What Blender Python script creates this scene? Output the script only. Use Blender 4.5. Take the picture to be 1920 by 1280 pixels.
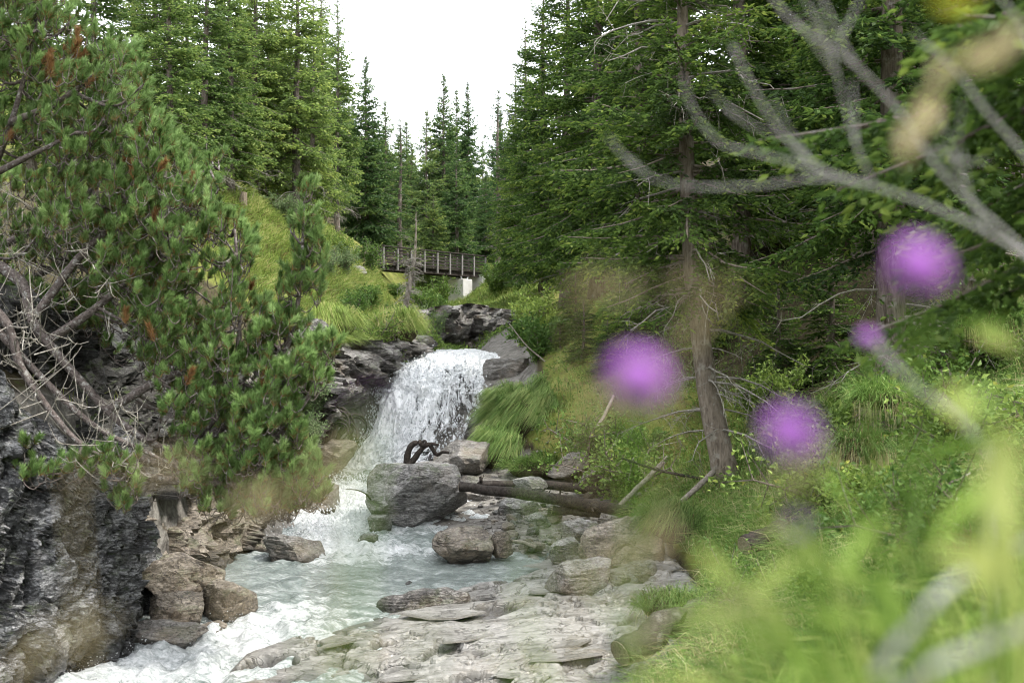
import bpy, math, random
import numpy as np
from mathutils import Vector

for o in list(bpy.data.objects): bpy.data.objects.remove(o)
SC = bpy.context.scene
COL = SC.collection
R = math.radians
rng = np.random.default_rng(7)
random.seed(7)

# ------------------------------------------------------------------ camera, sky, sun, exposure
cam = bpy.data.cameras.new('camera'); camo = bpy.data.objects.new('camera', cam); COL.objects.link(camo)
cam.lens = 35.0; cam.sensor_width = 36.0; cam.clip_start = 0.02; cam.clip_end = 3000
camo.location = (0, 0, 0); camo.rotation_euler = (R(90), 0, 0)
cam.dof.use_dof = True; cam.dof.focus_distance = 23.0; cam.dof.aperture_fstop = 1.8
SC.camera = camo

SUN_EL, SUN_AZ = 56.0, 100.0          # azimuth clockwise from +Y (the view direction)
w = bpy.data.worlds.new('World'); SC.world = w; w.use_nodes = True
nt = w.node_tree; nt.nodes.clear()
sky = nt.nodes.new('ShaderNodeTexSky'); sky.sky_type = 'NISHITA'; sky.sun_disc = False
sky.sun_elevation = R(SUN_EL); sky.sun_rotation = R(SUN_AZ); sky.dust_density = 4.0; sky.air_density = 1.2; sky.altitude = 1300
mx = nt.nodes.new('ShaderNodeMix'); mx.data_type = 'RGBA'; mx.inputs[0].default_value = 0.82
mx.inputs[7].default_value = (9.3, 9.4, 9.6, 1)      # the even cloud cover
nt.links.new(sky.outputs[0], mx.inputs[6])
bg = nt.nodes.new('ShaderNodeBackground'); bg.inputs[1].default_value = 0.085
nt.links.new(mx.outputs[2], bg.inputs[0])
wo = nt.nodes.new('ShaderNodeOutputWorld'); nt.links.new(bg.outputs[0], wo.inputs[0])

sl = bpy.data.lights.new('sun', 'SUN'); sl.energy = 1.5; sl.angle = R(12); sl.color = (1.0, 0.955, 0.88)
so = bpy.data.objects.new('sun', sl); COL.objects.link(so)
az, el = R(SUN_AZ), R(SUN_EL)
sdir = Vector((math.sin(az)*math.cos(el), math.cos(az)*math.cos(el), math.sin(el)))
so.rotation_euler = sdir.to_track_quat('Z', 'Y').to_euler(); so.location = sdir*80

SC.view_settings.view_transform = 'Standard'; SC.view_settings.look = 'None'
SC.view_settings.gamma = 1.0; SC.view_settings.exposure = 2.15; SC.view_settings.use_curve_mapping = False
SC.render.engine = 'CYCLES'
SC.cycles.use_denoising = True; SC.cycles.filter_width = 1.0
try: SC.cycles.denoiser = 'OPENIMAGEDENOISE'
except Exception: pass
SC.cycles.use_adaptive_sampling = True; SC.cycles.adaptive_threshold = 0.02
SC.cycles.max_bounces = 5; SC.cycles.diffuse_bounces = 3; SC.cycles.glossy_bounces = 2
SC.cycles.transparent_max_bounces = 8; SC.cycles.transmission_bounces = 3
SC.cycles.caustics_reflective = False; SC.cycles.caustics_refractive = False

F = 1867.0                       # the photograph's focal length in its own pixels; places things by bearing and distance
def W(px, py, y): return np.array([(px-960)*y/F, y, (640-py)*y/F])

# ------------------------------------------------------------------ small numeric helpers
def smooth(a, b, x):
    t = np.clip((x-a)/(b-a), 0, 1); return t*t*(3-2*t)
def unit(v):
    return v/np.maximum(np.linalg.norm(v, axis=-1, keepdims=True), 1e-9)
_perm = np.random.default_rng(3).permutation(512)
_perm = np.concatenate([_perm, _perm, _perm])
_grad = unit(np.random.default_rng(4).normal(size=(512, 3)))
def perlin(p):
    p = np.asarray(p, float); i = np.floor(p).astype(int); f = p-i; i &= 511
    u = f*f*f*(f*(f*6-15)+10); out = 0
    for dx in (0, 1):
        for dy in (0, 1):
            for dz in (0, 1):
                h = _perm[_perm[_perm[(i[..., 0]+dx) & 511]+((i[..., 1]+dy) & 511)]+((i[..., 2]+dz) & 511)]
                g = _grad[h]; d = f-np.array([dx, dy, dz])
                wt = ((u[..., 0] if dx else 1-u[..., 0])*(u[..., 1] if dy else 1-u[..., 1])*(u[..., 2] if dz else 1-u[..., 2]))
                out = out+wt*(g*d).sum(-1)
    return out*1.6
def fbm(p, o=4, g=0.5):
    s = 0; a = 1; p = np.asarray(p, float).copy()
    for k in range(o): s = s+a*perlin(p+k*17.3); p = p*2.03; a *= g
    return s
def facets(P, size, seed, tilt=0.5, offs=1.0, jit=1.0):
    """cell plates: P (N,2) in metres/size; returns height (unit), edge distance"""
    r = np.random.default_rng(seed); Q = P/np.array(size); c = np.floor(Q).astype(int)
    lo = c.min(0)-2; n = c.max(0)-lo+3
    J = r.random((n[0], n[1], 2))*jit+(1-jit)*0.5; T = r.normal(size=(n[0], n[1], 2))*tilt; O = r.normal(size=(n[0], n[1]))*offs
    b1 = np.full(len(Q), 9e9); b2 = b1.copy(); h = np.zeros(len(Q)); idn = np.zeros(len(Q))
    for dx in (-1, 0, 1):
        for dy in (-1, 0, 1):
            k = c+np.array([dx, dy]); a, b = (k-lo).T
            d = Q-(k+J[a, b]); dd = np.sqrt((d*d).sum(1)); hh = O[a, b]+(d*T[a, b]).sum(1)
            new = dd < b1
            b2 = np.where(new, b1, np.minimum(b2, dd)); h = np.where(new, hh, h); idn = np.where(new, O[a, b], idn); b1 = np.where(new, dd, b1)
    return h, b2-b1, idn

# ------------------------------------------------------------------ mesh helpers
class Acc:
    """collects triangles and quads; build() links them as one mesh object"""
    def __init__(s): s.V = []; s.T = []; s.Q = []; s.C = []; s.n = 0
    def add(s, V, T=None, Q=None, tint=0.5):
        V = np.asarray(V, float).reshape(-1, 3)
        if T is not None and len(T): s.T.append(np.asarray(T, int).reshape(-1, 3)+s.n)
        if Q is not None and len(Q): s.Q.append(np.asarray(Q, int).reshape(-1, 4)+s.n)
        s.V.append(V); s.C.append(np.broadcast_to(np.asarray(tint, float), (len(V),)).copy()); s.n += len(V)
        return s
    def mesh(s, name, mat, origin=(0, 0, 0), shade=False):
        V = np.concatenate(s.V)-np.asarray(origin, float); C = np.concatenate(s.C)
        T = np.concatenate(s.T) if s.T else np.zeros((0, 3), int); Q = np.concatenate(s.Q) if s.Q else np.zeros((0, 4), int)
        me = bpy.data.meshes.new(name); me.vertices.add(len(V)); me.vertices.foreach_set('co', V.astype(np.float32).ravel())
        me.loops.add(T.size+Q.size); me.loops.foreach_set('vertex_index', np.concatenate([T.ravel(), Q.ravel()]).astype(np.int32))
        me.polygons.add(len(T)+len(Q))
        st = np.concatenate([np.arange(len(T))*3, T.size+np.arange(len(Q))*4]).astype(np.int32)
        me.polygons.foreach_set('loop_start', st)
        me.update(calc_edges=True)
        a = me.attributes.new('tint', 'FLOAT', 'POINT'); a.data.foreach_set('value', C.astype(np.float32))
        me.polygons.foreach_set('use_smooth', np.full(len(me.polygons), bool(shade)))
        me.materials.append(mat); me.validate(); return me
    def build(s, name, mat, parent=None, origin=None, shade=False):
        if origin is None: origin = ORIG.get(parent.name, (0, 0, 0)) if parent else (0, 0, 0)
        me = s.mesh(name, mat, origin, shade); o = bpy.data.objects.new(name, me); COL.objects.link(o)
        if parent: o.parent = parent; ORIG[o.name] = tuple(origin)
        else: o.location = origin; ORIG[o.name] = tuple(origin)
        return o
ORIG = {}
def tag(o, label=None, cat=None, group=None, kind=None):
    if label: o['label'] = label
    if cat: o['category'] = cat
    if group: o['group'] = group
    if kind: o['kind'] = kind
    return o
def thing(name, label, cat, loc, group=None):
    o = bpy.data.objects.new(name, None); COL.objects.link(o); o.location = tuple(float(v) for v in loc); o.empty_display_size = 0.2
    ORIG[o.name] = tuple(float(v) for v in loc)
    return tag(o, label, cat, group)
def copy_tree(o, parent=None):
    c = o.copy(); COL.objects.link(c); c.parent = parent
    for ch in list(o.children): copy_tree(ch, c)
    return c

def catmull(P, n):
    P = np.asarray(P, float); Q = np.vstack([2*P[0]-P[1], P, 2*P[-1]-P[-2]]); m = len(P)-1
    t = np.linspace(0, m, n); i = np.minimum(t.astype(int), m-1); f = (t-i)[:, None]
    a, b, c, d = Q[i], Q[i+1], Q[i+2], Q[i+3]
    return 0.5*((2*b)+(c-a)*f+(2*a-5*b+4*c-d)*f*f+(3*b-a-3*c+d)*f**3)
def tube(acc, P, rad, sides=6, tint=0.5, cap=True, rough=0.0, oval=1.0):
    P = np.asarray(P, float); n = len(P); rad = np.broadcast_to(np.asarray(rad, float), (n,))
    t = unit(np.gradient(P, axis=0)); ref = np.array([0, 0, 1.0]) if abs(t[0, 2]) < 0.9 else np.array([1.0, 0, 0])
    s = unit(np.cross(t, ref)); u = np.cross(s, t)
    a = np.arange(sides)*2*math.pi/sides
    rr = rad[:, None]*(1+rough*rng.normal(size=(n, sides)))
    V = P[:, None]+rr[..., None]*(np.cos(a)[None, :, None]*s[:, None]+oval*np.sin(a)[None, :, None]*u[:, None])
    i = np.arange(n-1)[:, None]*sides; j = np.arange(sides)[None]; j2 = (j+1) % sides
    Q = np.stack([i+j, i+j2, i+sides+j2, i+sides+j], -1).reshape(-1, 4)
    V = V.reshape(-1, 3); T = None
    if cap:
        V = np.vstack([V, P[0], P[-1]]); k = np.arange(sides); k2 = (k+1) % sides
        T = np.vstack([np.stack([k2, k, np.full(sides, n*sides)], 1), np.stack([k+(n-1)*sides, k2+(n-1)*sides, np.full(sides, n*sides+1)], 1)])
    acc.add(V, T, Q, tint)
def box(acc, c, ax, hs, tint=0.5, bev=0.0):
    """oriented box: centre, 3 unit axes (rows), half sizes, corners chamfered when bev"""
    c = np.asarray(c, float); ax = np.asarray(ax, float)
    if bev <= 0:
        S = np.array([[x, y, z] for x in (-1, 1) for y in (-1, 1) for z in (-1, 1)], float)*hs
        acc.add(c+S@ax, None, [[0, 1, 3, 2], [4, 6, 7, 5], [0, 4, 5, 1], [2, 3, 7, 6], [0, 2, 6, 4], [1, 5, 7, 3]], tint); return
    hs = np.asarray(hs, float); V = []
    rings = [(-hs[2], bev), (-hs[2]+bev, 0), (hs[2]-bev, 0), (hs[2], bev)]
    for z, ins in rings:
        x, y = hs[0]-ins, hs[1]-ins; b = bev*0.7
        V += [[-x+b, -y, z], [x-b, -y, z], [x, -y+b, z], [x, y-b, z], [x-b, y, z], [-x+b, y, z], [-x, y-b, z], [-x, -y+b, z]]
    V = np.array(V+[[0, 0, -hs[2]], [0, 0, hs[2]]]); Q = []; T = []
    for r in range(3):
        for k in range(8): Q.append([r*8+k, r*8+(k+1) % 8, r*8+8+(k+1) % 8, r*8+8+k])
    for k in range(8): T.append([(k+1) % 8, k, 32]); T.append([24+k, 24+(k+1) % 8, 33])
    acc.add(c+V@ax, T, Q, tint)
def blades(acc, P, D, width, bend, tint, face=None):
    """grass blades: roots P, tip vectors D (N,3), width (N,), droop vector bend (N,3)"""
    N = len(P); width = np.broadcast_to(np.asarray(width, float), (N,))
    side = rng.normal(size=(N, 3))*np.array([1, 1, 0.25]) if face is None else face
    side = unit(side-unit(D)*(side*unit(D)).sum(1, keepdims=True))*width[:, None]*0.5
    m = P+D*0.55-bend*0.12; tip = P+D+bend
    V = np.stack([P-side*0.8, P+side*0.8, m-side*0.85, m+side*0.85, tip], 1).reshape(-1, 3)
    b = np.arange(N)[:, None]*5
    T = np.concatenate([b+[0, 1, 3], b+[0, 3, 2], b+[2, 3, 4]], 0)
    acc.add(V, T, None, np.repeat(np.broadcast_to(tint, (N,)), 5))
def leaves(acc, P, D, L, wd, tint, fold=0.25):
    """small pointed leaves folded along the midrib"""
    N = len(P); D = unit(D); L = np.broadcast_to(L, (N,))[:, None]; wd = np.broadcast_to(wd, (N,))[:, None]
    s = rng.normal(size=(N, 3)); s = unit(s-D*(s*D).sum(1, keepdims=True)); u = np.cross(s, D)
    mid = P+D*L*0.45; l = mid+s*wd*0.5+u*wd*fold; r = mid-s*wd*0.5+u*wd*fold; tip = P+D*L-u*L*0.1
    V = np.stack([P, l, tip, r], 1).reshape(-1, 3); b = np.arange(N)[:, None]*4
    acc.add(V, np.concatenate([b+[0, 2, 1], b+[0, 3, 2]], 0), None, np.repeat(np.broadcast_to(tint, (N,)), 4))
def shoots(acc, P, D, L, wd, tint, cross=True):
    """needle-covered spruce shoots: one or two crossed slim diamonds each"""
    N = len(P)
    if N == 0: return
    D = unit(D); L = np.broadcast_to(L, (N,))[:, None]; wd = np.broadcast_to(wd, (N,))[:, None]
    s = rng.normal(size=(N, 3)); s = unit(s-D*(s*D).sum(1, keepdims=True)); u = np.cross(s, D)
    b = np.arange(N)[:, None]*4
    for k, a in enumerate((s, u) if cross else (s,)):
        m = P+D*L*0.4
        V = np.stack([P, m+a*wd*0.5, P+D*L, m-a*wd*0.5], 1).reshape(-1, 3)
        acc.add(V, np.concatenate([b+[0, 1, 2], b+[0, 2, 3]], 0), None, np.repeat(np.broadcast_to(tint, (N,)), 4))

# ------------------------------------------------------------------ materials
def newmat(name):
    m = bpy.data.materials.new(name); m.use_nodes = True; n = m.node_tree; n.nodes.clear(); return m, n
def N(n, t, **kw):
    x = n.nodes.new(t)
    for k, v in kw.items(): setattr(x, k, v)
    return x
def ramp(n, fac, stops):
    r = n.nodes.new('ShaderNodeValToRGB'); e = r.color_ramp.elements
    while len(e) > 1: e.remove(e[-1])
    e[0].position = stops[0][0]; e[0].color = (*stops[0][1], 1)
    for p, c in stops[1:]: q = e.new(p); q.color = (*c, 1)
    n.links.new(fac, r.inputs[0]); return r.outputs[0]
def noise(n, vec, scale, detail=4, rough=0.55, dist=0.0):
    t = N(n, 'ShaderNodeTexNoise'); t.inputs['Scale'].default_value = scale; t.inputs['Detail'].default_value = detail
    t.inputs['Roughness'].default_value = rough; t.inputs['Distortion'].default_value = dist
    if vec is not None: n.links.new(vec, t.inputs['Vector'])
    return t.outputs['Fac']
def mapping(n, scale=(1, 1, 1), rot=(0, 0, 0), kind='Object'):
    c = N(n, 'ShaderNodeTexCoord'); m = N(n, 'ShaderNodeMapping'); m.inputs['Scale'].default_value = scale; m.inputs['Rotation'].default_value = rot
    n.links.new(c.outputs[kind], m.inputs['Vector']); return m.outputs[0]
def mixc(n, f, a, b, mode='MIX'):
    m = N(n, 'ShaderNodeMix', data_type='RGBA', blend_type=mode)
    for s, v in ((m.inputs[0], f), (m.inputs[6], a), (m.inputs[7], b)):
        if isinstance(v, (int, float)): s.default_value = v
        elif isinstance(v, tuple): s.default_value = (*v, 1)
        else: n.links.new(v, s)
    return m.outputs[2]
def math_(n, op, a, b=None, clamp=False):
    m = N(n, 'ShaderNodeMath', operation=op, use_clamp=clamp)
    for s, v in ((m.inputs[0], a), (m.inputs[1], b)):
        if v is None: continue
        if isinstance(v, (int, float)): s.default_value = v
        else: n.links.new(v, s)
    return m.outputs[0]
def rng_(n, v, a, b, c=0.0, d=1.0):
    m = N(n, 'ShaderNodeMapRange'); n.links.new(v, m.inputs[0])
    for i, x in enumerate((a, b, c, d)): m.inputs[i+1].default_value = x
    return m.outputs[0]
def bsdf_out(n, col, rough=0.6, spec=0.3, bump=None, bstr=0.3, bdist=0.02, trans=0.0, tcol=None):
    b = N(n, 'ShaderNodeBsdfPrincipled')
    if isinstance(col, tuple): b.inputs['Base Color'].default_value = (*col, 1)
    else: n.links.new(col, b.inputs['Base Color'])
    if isinstance(rough, (int, float)): b.inputs['Roughness'].default_value = rough
    else: n.links.new(rough, b.inputs['Roughness'])
    b.inputs['Specular IOR Level'].default_value = spec
    if bump is not None:
        u = N(n, 'ShaderNodeBump'); u.inputs['Strength'].default_value = bstr; u.inputs['Distance'].default_value = bdist
        n.links.new(bump, u.inputs['Height']); n.links.new(u.outputs[0], b.inputs['Normal'])
    o = N(n, 'ShaderNodeOutputMaterial'); sh = b.outputs[0]
    if trans > 0:
        t = N(n, 'ShaderNodeBsdfTranslucent'); n.links.new(tcol if tcol is not None else col, t.inputs[0])
        m = N(n, 'ShaderNodeMixShader'); m.inputs[0].default_value = trans
        n.links.new(b.outputs[0], m.inputs[1]); n.links.new(t.outputs[0], m.inputs[2]); sh = m.outputs[0]
    n.links.new(sh, o.inputs[0])
def attr(n, name='tint'):
    a = N(n, 'ShaderNodeAttribute'); a.attribute_name = name; return a.outputs['Fac']
def leafmat(name, stops, trans=0.3, rough=0.55, spec=0.25, objvar=0.25, huevar=0.0):
    m, n = newmat(name); c = ramp(n, attr(n), stops)
    oi = N(n, 'ShaderNodeObjectInfo')
    hs = N(n, 'ShaderNodeHueSaturation'); n.links.new(c, hs.inputs['Color'])
    n.links.new(rng_(n, oi.outputs['Random'], 0, 1, 1-objvar, 1+objvar), hs.inputs['Value'])
    if huevar: n.links.new(rng_(n, oi.outputs['Random'], 0, 1, 0.5+huevar, 0.5-huevar), hs.inputs['Hue'])
    bsdf_out(n, hs.outputs[0], rough, spec, trans=trans); return m
def rockmat(name, dark, mid, light, strata=(1.2, 1.2, 7), rot=(0, 0, 0), scale=1.0, rough=0.75, spec=0.35, moss=0.0, brown=0.25, bstr=0.7, kind='Object', mosscol=(0.055, 0.085, 0.018), browncol=(0.11, 0.075, 0.045), wet=0.0, grain=1.0):
    m, n = newmat(name); v = mapping(n, (1, 1, 1), (0, 0, 0), kind); vs = mapping(n, strata, rot, kind)
    a = noise(n, vs, 1.6*scale, 7, 0.65, 0.4); b = noise(n, v, 0.9*scale, 4, 0.6)
    fine = noise(n, v, 22*scale, 5, 0.7); streak = noise(n, vs, 9*scale, 5, 0.7, 0.2)
    f = math_(n, 'ADD', math_(n, 'MULTIPLY', a, 0.5), math_(n, 'MULTIPLY', streak, 0.5))
    c = ramp(n, f, [(0.38, dark), (0.48, mid), (0.58, light)])
    c = mixc(n, rng_(n, b, 0.5, 0.72, 0, brown*2), c, browncol)
    c = mixc(n, 1.0, c, ramp(n, fine, [(0.3, (1-.55*grain,)*3), (0.5, (0.97,)*3), (0.68, (1+.5*grain,)*3)]), 'MULTIPLY')
    ck = noise(n, vs, 2.3*scale, 3, 0.5, 1.2); ck2 = noise(n, v, 1.5*scale, 3, 0.5, 1.6)
    ln = math_(n, 'MAXIMUM', rng_(n, math_(n, 'ABSOLUTE', math_(n, 'SUBTRACT', ck, 0.5)), 0.003, 0.013, 1, 0), math_(n, 'MULTIPLY', rng_(n, math_(n, 'ABSOLUTE', math_(n, 'SUBTRACT', ck2, 0.52)), 0.002, 0.008, 1, 0), 0.8))
    c = mixc(n, math_(n, 'MULTIPLY', ln, 0.8), c, (0.018, 0.015, 0.012))
    if moss > 0:
        g = N(n, 'ShaderNodeNewGeometry'); sx = N(n, 'ShaderNodeSeparateXYZ'); n.links.new(g.outputs['Normal'], sx.inputs[0])
        mk = math_(n, 'MULTIPLY', rng_(n, sx.outputs[2], 0.1, 0.75), rng_(n, noise(n, v, 2.6*scale, 4, 0.6), 0.52, 0.6))
        c = mixc(n, math_(n, 'MULTIPLY', mk, moss), c, mosscol)
    h = math_(n, 'SUBTRACT', math_(n, 'ADD', math_(n, 'MULTIPLY', streak, 0.8), math_(n, 'MULTIPLY', fine, 0.5)), math_(n, 'MULTIPLY', ln, 0.6))
    wt = rng_(n, attr(n), 0.6, 0.95); c = mixc(n, math_(n, 'MULTIPLY', wt, 0.72), c, (0.012, 0.011, 0.009))
    rg = rng_(n, b, 0.35, 0.7, rough+0.1, max(rough-0.35, 0.12)) if wet else rough
    if not wet: rg = rng_(n, wt, 0, 1, rough, 0.2)
    bsdf_out(n, c, rg, spec, h, bstr, 0.03); return m
def barkmat(name, dark, light, lich=(0.4, 0.4, 0.37), lichamt=0.4, scale=1.0, stretch=(6, 6, 1.2), moss=0.0):
    m, n = newmat(name); v = mapping(n, stretch); v2 = mapping(n)
    a = noise(n, v, 3*scale, 6, 0.7, 0.3); c = ramp(n, a, [(0.35, dark), (0.62, light)])
    l = rng_(n, noise(n, v2, 5*scale, 4, 0.65), 0.55, 0.66, 0, lichamt); c = mixc(n, l, c, lich)
    if moss: c = mixc(n, rng_(n, noise(n, v2, 1.7, 3, 0.5), 0.45, 0.6, 0, moss), c, (0.05, 0.075, 0.02))
    bsdf_out(n, c, 0.85, 0.2, a, 0.8, 0.02); return m

M = {}
M['ground'], n = newmat('forest_soil'); v = mapping(n)
c = ramp(n, noise(n, v, 0.7, 6, 0.65), [(0.3, (0.06, 0.07, 0.018)), (0.5, (0.12, 0.14, 0.03)), (0.7, (0.19, 0.18, 0.06))])
c = mixc(n, rng_(n, noise(n, v, 3.1, 5, 0.6), 0.5, 0.65, 0, 0.7), c, (0.075, 0.055, 0.03))
zt_ = attr(n); soil = ramp(n, noise(n, v, 5, 6, 0.7), [(0.35, (0.022, 0.018, 0.012)), (0.55, (0.06, 0.05, 0.028)), (0.7, (0.06, 0.075, 0.022))])
rk = ramp(n, noise(n, v, 4.5, 8, 0.75, 0.6), [(0.34, (0.05, 0.045, 0.04)), (0.5, (0.16, 0.15, 0.135)), (0.66, (0.29, 0.275, 0.25))])
c = mixc(n, rng_(n, zt_, 0.2, 0.45), c, soil); c = mixc(n, rng_(n, zt_, 0.6, 0.85), c, rk)
bsdf_out(n, c, 0.95, 0.1, noise(n, v, 9, 5, 0.7), 0.8, 0.06)
M['bedrock'] = rockmat('pale_bedrock', (0.064, 0.058, 0.048), (0.162, 0.155, 0.140), (0.246, 0.238, 0.223), (0.6, 2.2, 2.0), (0, 0, R(-24)), 0.8, 0.5, 0.5, moss=0.0, brown=0.25, bstr=0.5, browncol=(0.13, 0.10, 0.055), wet=0.4, grain=0.5)
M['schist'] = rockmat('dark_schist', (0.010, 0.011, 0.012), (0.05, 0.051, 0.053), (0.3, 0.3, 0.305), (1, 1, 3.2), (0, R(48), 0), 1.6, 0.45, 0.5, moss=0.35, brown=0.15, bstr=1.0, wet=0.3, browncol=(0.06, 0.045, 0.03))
M['shadetoned_rock'] = rockmat('mossy_shade_darkened_rock', (0.008, 0.008, 0.008), (0.028, 0.027, 0.024), (0.1, 0.098, 0.095), (1, 1, 3.2), (0, R(48), 0), 1.6, 0.6, 0.4, moss=0.8, brown=0.3, bstr=1.0, browncol=(0.03, 0.022, 0.014))  # mossy schist with the upper cliff's shade put into its colour
M['brownrock'] = rockmat('brown_wet_rock', (0.046, 0.036, 0.029), (0.127, 0.107, 0.081), (0.264, 0.229, 0.187), (1, 1, 4), (0, R(25), 0), 1.2, 0.55, 0.45, moss=0.3, brown=0.35, bstr=0.7, wet=0.3)
M['gorge'] = rockmat('gorge_rock', (0.02, 0.019, 0.018), (0.075, 0.067, 0.06), (0.24, 0.23, 0.215), (1, 1, 3), (0, R(-8), 0), 1.3, 0.6, 0.4, moss=0.3, brown=0.35, bstr=0.8, wet=0.3)
M['boulder'] = rockmat('grey_boulder', (0.045, 0.042, 0.041), (0.135, 0.131, 0.124), (0.288, 0.279, 0.268), (0.8, 1, 4.5), (0, R(-10), 0), 1.4, 0.65, 0.4, moss=0.45, brown=0.2, bstr=0.8)
M['palerock'] = rockmat('pale_rock', (0.059, 0.055, 0.047), (0.133, 0.122, 0.109), (0.225, 0.215, 0.199), (0.8, 1, 4.5), (0, R(12), 0), 1.4, 0.6, 0.4, moss=0.2, brown=0.3, bstr=0.6, browncol=(0.22, 0.17, 0.12))
M['fallbed'] = rockmat('wet_fall_rock', (0.02, 0.02, 0.02), (0.07, 0.065, 0.06), (0.16, 0.15, 0.14), (1, 1, 3), (0, 0, 0), 1.3, 0.3, 0.6, brown=0.3, bstr=0.8)
M['concrete'], n = newmat('concrete'); v = mapping(n); c = ramp(n, noise(n, v, 1.3, 5, 0.6), [(0.3, (0.42, 0.41, 0.39)), (0.7, (0.6, 0.59, 0.57))])
bsdf_out(n, c, 0.9, 0.2, noise(n, v, 14, 4, 0.6), 0.3, 0.02)
M['bridgewood'] = barkmat('weathered_plank', (0.021, 0.016, 0.014), (0.051, 0.042, 0.037), (0.2, 0.19, 0.18), 0.3, 1.0, (2, 2, 9))
M['postwood'] = barkmat('grey_post', (0.13, 0.12, 0.115), (0.28, 0.265, 0.255), (0.4, 0.39, 0.38), 0.3, 1.0)
M['steel'], n = newmat('galvanised_steel'); bsdf_out(n, (0.4, 0.41, 0.42), 0.45, 0.5)
M['bark'] = barkmat('spruce_bark', (0.06, 0.047, 0.038), (0.19, 0.16, 0.135), (0.34, 0.34, 0.31), 0.5, 1.0)
M['nearbark'] = barkmat('leaning_spruce_bark', (0.10, 0.08, 0.063), (0.25, 0.21, 0.17), (0.36, 0.35, 0.31), 0.5, 1.0)
M['palebark'] = barkmat('lichen_bark', (0.14, 0.115, 0.09), (0.33, 0.29, 0.245), (0.48, 0.46, 0.41), 0.6, 1.0)
M['mossylog'] = barkmat('mossy_log', (0.024, 0.020, 0.016), (0.078, 0.069, 0.054), (0.26, 0.25, 0.21), 0.4, 1.4, (5, 5, 5), 0.5)
M['pinebark'] = barkmat('pine_bark', (0.045, 0.035, 0.032), (0.15, 0.125, 0.115), (0.42, 0.42, 0.4), 0.6, 3.0, (3, 3, 3))
M['deadtwig'] = barkmat('lichen_twig', (0.13, 0.115, 0.095), (0.32, 0.30, 0.265), (0.5, 0.49, 0.455), 0.6, 3.0, (3, 3, 3))
M['darkwood'] = barkmat('wet_log', (0.013, 0.011, 0.009), (0.051, 0.041, 0.035), (0.120, 0.108, 0.096), 0.35, 1.2, (5, 5, 5))
M['greylog'] = barkmat('grey_log', (0.12, 0.1, 0.085), (0.28, 0.25, 0.21), (0.36, 0.35, 0.31), 0.3, 1.2, (5, 5, 5), 0.25)
M['cutwood'] = barkmat('cut_end', (0.11, 0.085, 0.06), (0.24, 0.2, 0.15), (0.3, 0.27, 0.22), 0.3, 3.0, (4, 4, 4))
M['fgtwig'] = barkmat('silvery_twig', (0.3, 0.28, 0.28), (0.5, 0.48, 0.49), (0.6, 0.59, 0.6), 0.4, 8.0, (3, 3, 3))
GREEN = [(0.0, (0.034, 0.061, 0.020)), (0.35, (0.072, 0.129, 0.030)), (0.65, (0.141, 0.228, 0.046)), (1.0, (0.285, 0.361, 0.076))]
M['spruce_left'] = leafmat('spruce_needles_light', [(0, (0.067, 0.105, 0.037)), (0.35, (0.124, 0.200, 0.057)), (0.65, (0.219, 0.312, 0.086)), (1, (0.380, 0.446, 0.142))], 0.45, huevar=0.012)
M['spruce_mid'] = leafmat('spruce_needles_middle', [(0, (0.050, 0.088, 0.035)), (0.35, (0.094, 0.165, 0.055)), (0.65, (0.165, 0.253, 0.075)), (1, (0.308, 0.385, 0.110))], 0.45, huevar=0.02)  # needle colour lightened to stand in for haze over the far trees
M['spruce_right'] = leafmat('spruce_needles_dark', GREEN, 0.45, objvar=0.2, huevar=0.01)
M['pine'] = leafmat('pine_needles', [(0, (0.22, 0.11, 0.05)), (0.10, (0.22, 0.14, 0.05)), (0.16, (0.08, 0.10, 0.03)), (0.45, (0.112, 0.19, 0.056)), (0.75, (0.195, 0.31, 0.098)), (1, (0.31, 0.43, 0.165))], 0.4, 0.5, 0.3, objvar=0.1)
M['grass_hill'] = leafmat('hill_grass', [(0, (0.195, 0.156, 0.065)), (0.18, (0.117, 0.169, 0.039)), (0.5, (0.221, 0.319, 0.065)), (0.8, (0.364, 0.455, 0.117)), (1, (0.546, 0.507, 0.221))], 0.4)
M['grass_bank'] = leafmat('bank_grass', [(0, (0.17, 0.12, 0.06)), (0.18, (0.065, 0.11, 0.028)), (0.5, (0.115, 0.21, 0.046)), (0.8, (0.21, 0.33, 0.085)), (1, (0.36, 0.41, 0.15))], 0.35)
M['shrub'] = leafmat('shrub_leaves', [(0, (0.052, 0.089, 0.021)), (0.5, (0.127, 0.216, 0.045)), (0.85, (0.238, 0.342, 0.081)), (1, (0.286, 0.319, 0.077))], 0.35, objvar=0.3, huevar=0.02)
M['willow'] = leafmat('willow_leaves', [(0, (0.072, 0.108, 0.048)), (0.5, (0.156, 0.228, 0.096)), (1, (0.300, 0.384, 0.192))], 0.35, objvar=0.15)
M['drygrass'] = leafmat('dry_grass', [(0, (0.3, 0.24, 0.12)), (0.5, (0.5, 0.42, 0.25)), (1, (0.62, 0.55, 0.36))], 0.4, objvar=0.15)
M['fgleaf'] = leafmat('meadow_leaves', [(0, (0.05, 0.085, 0.02)), (0.5, (0.13, 0.22, 0.04)), (0.8, (0.26, 0.38, 0.08)), (1, (0.45, 0.5, 0.16))], 0.45, objvar=0.15)
M['petal'] = leafmat('purple_petals', [(0, (0.36, 0.09, 0.5)), (0.5, (0.56, 0.22, 0.70)), (1, (0.78, 0.5, 0.86))], 0.35, objvar=0.05)
M['yellowleaf'] = leafmat('yellow_leaf', [(0, (0.3, 0.3, 0.02)), (1, (0.6, 0.55, 0.06))], 0.4)

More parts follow.
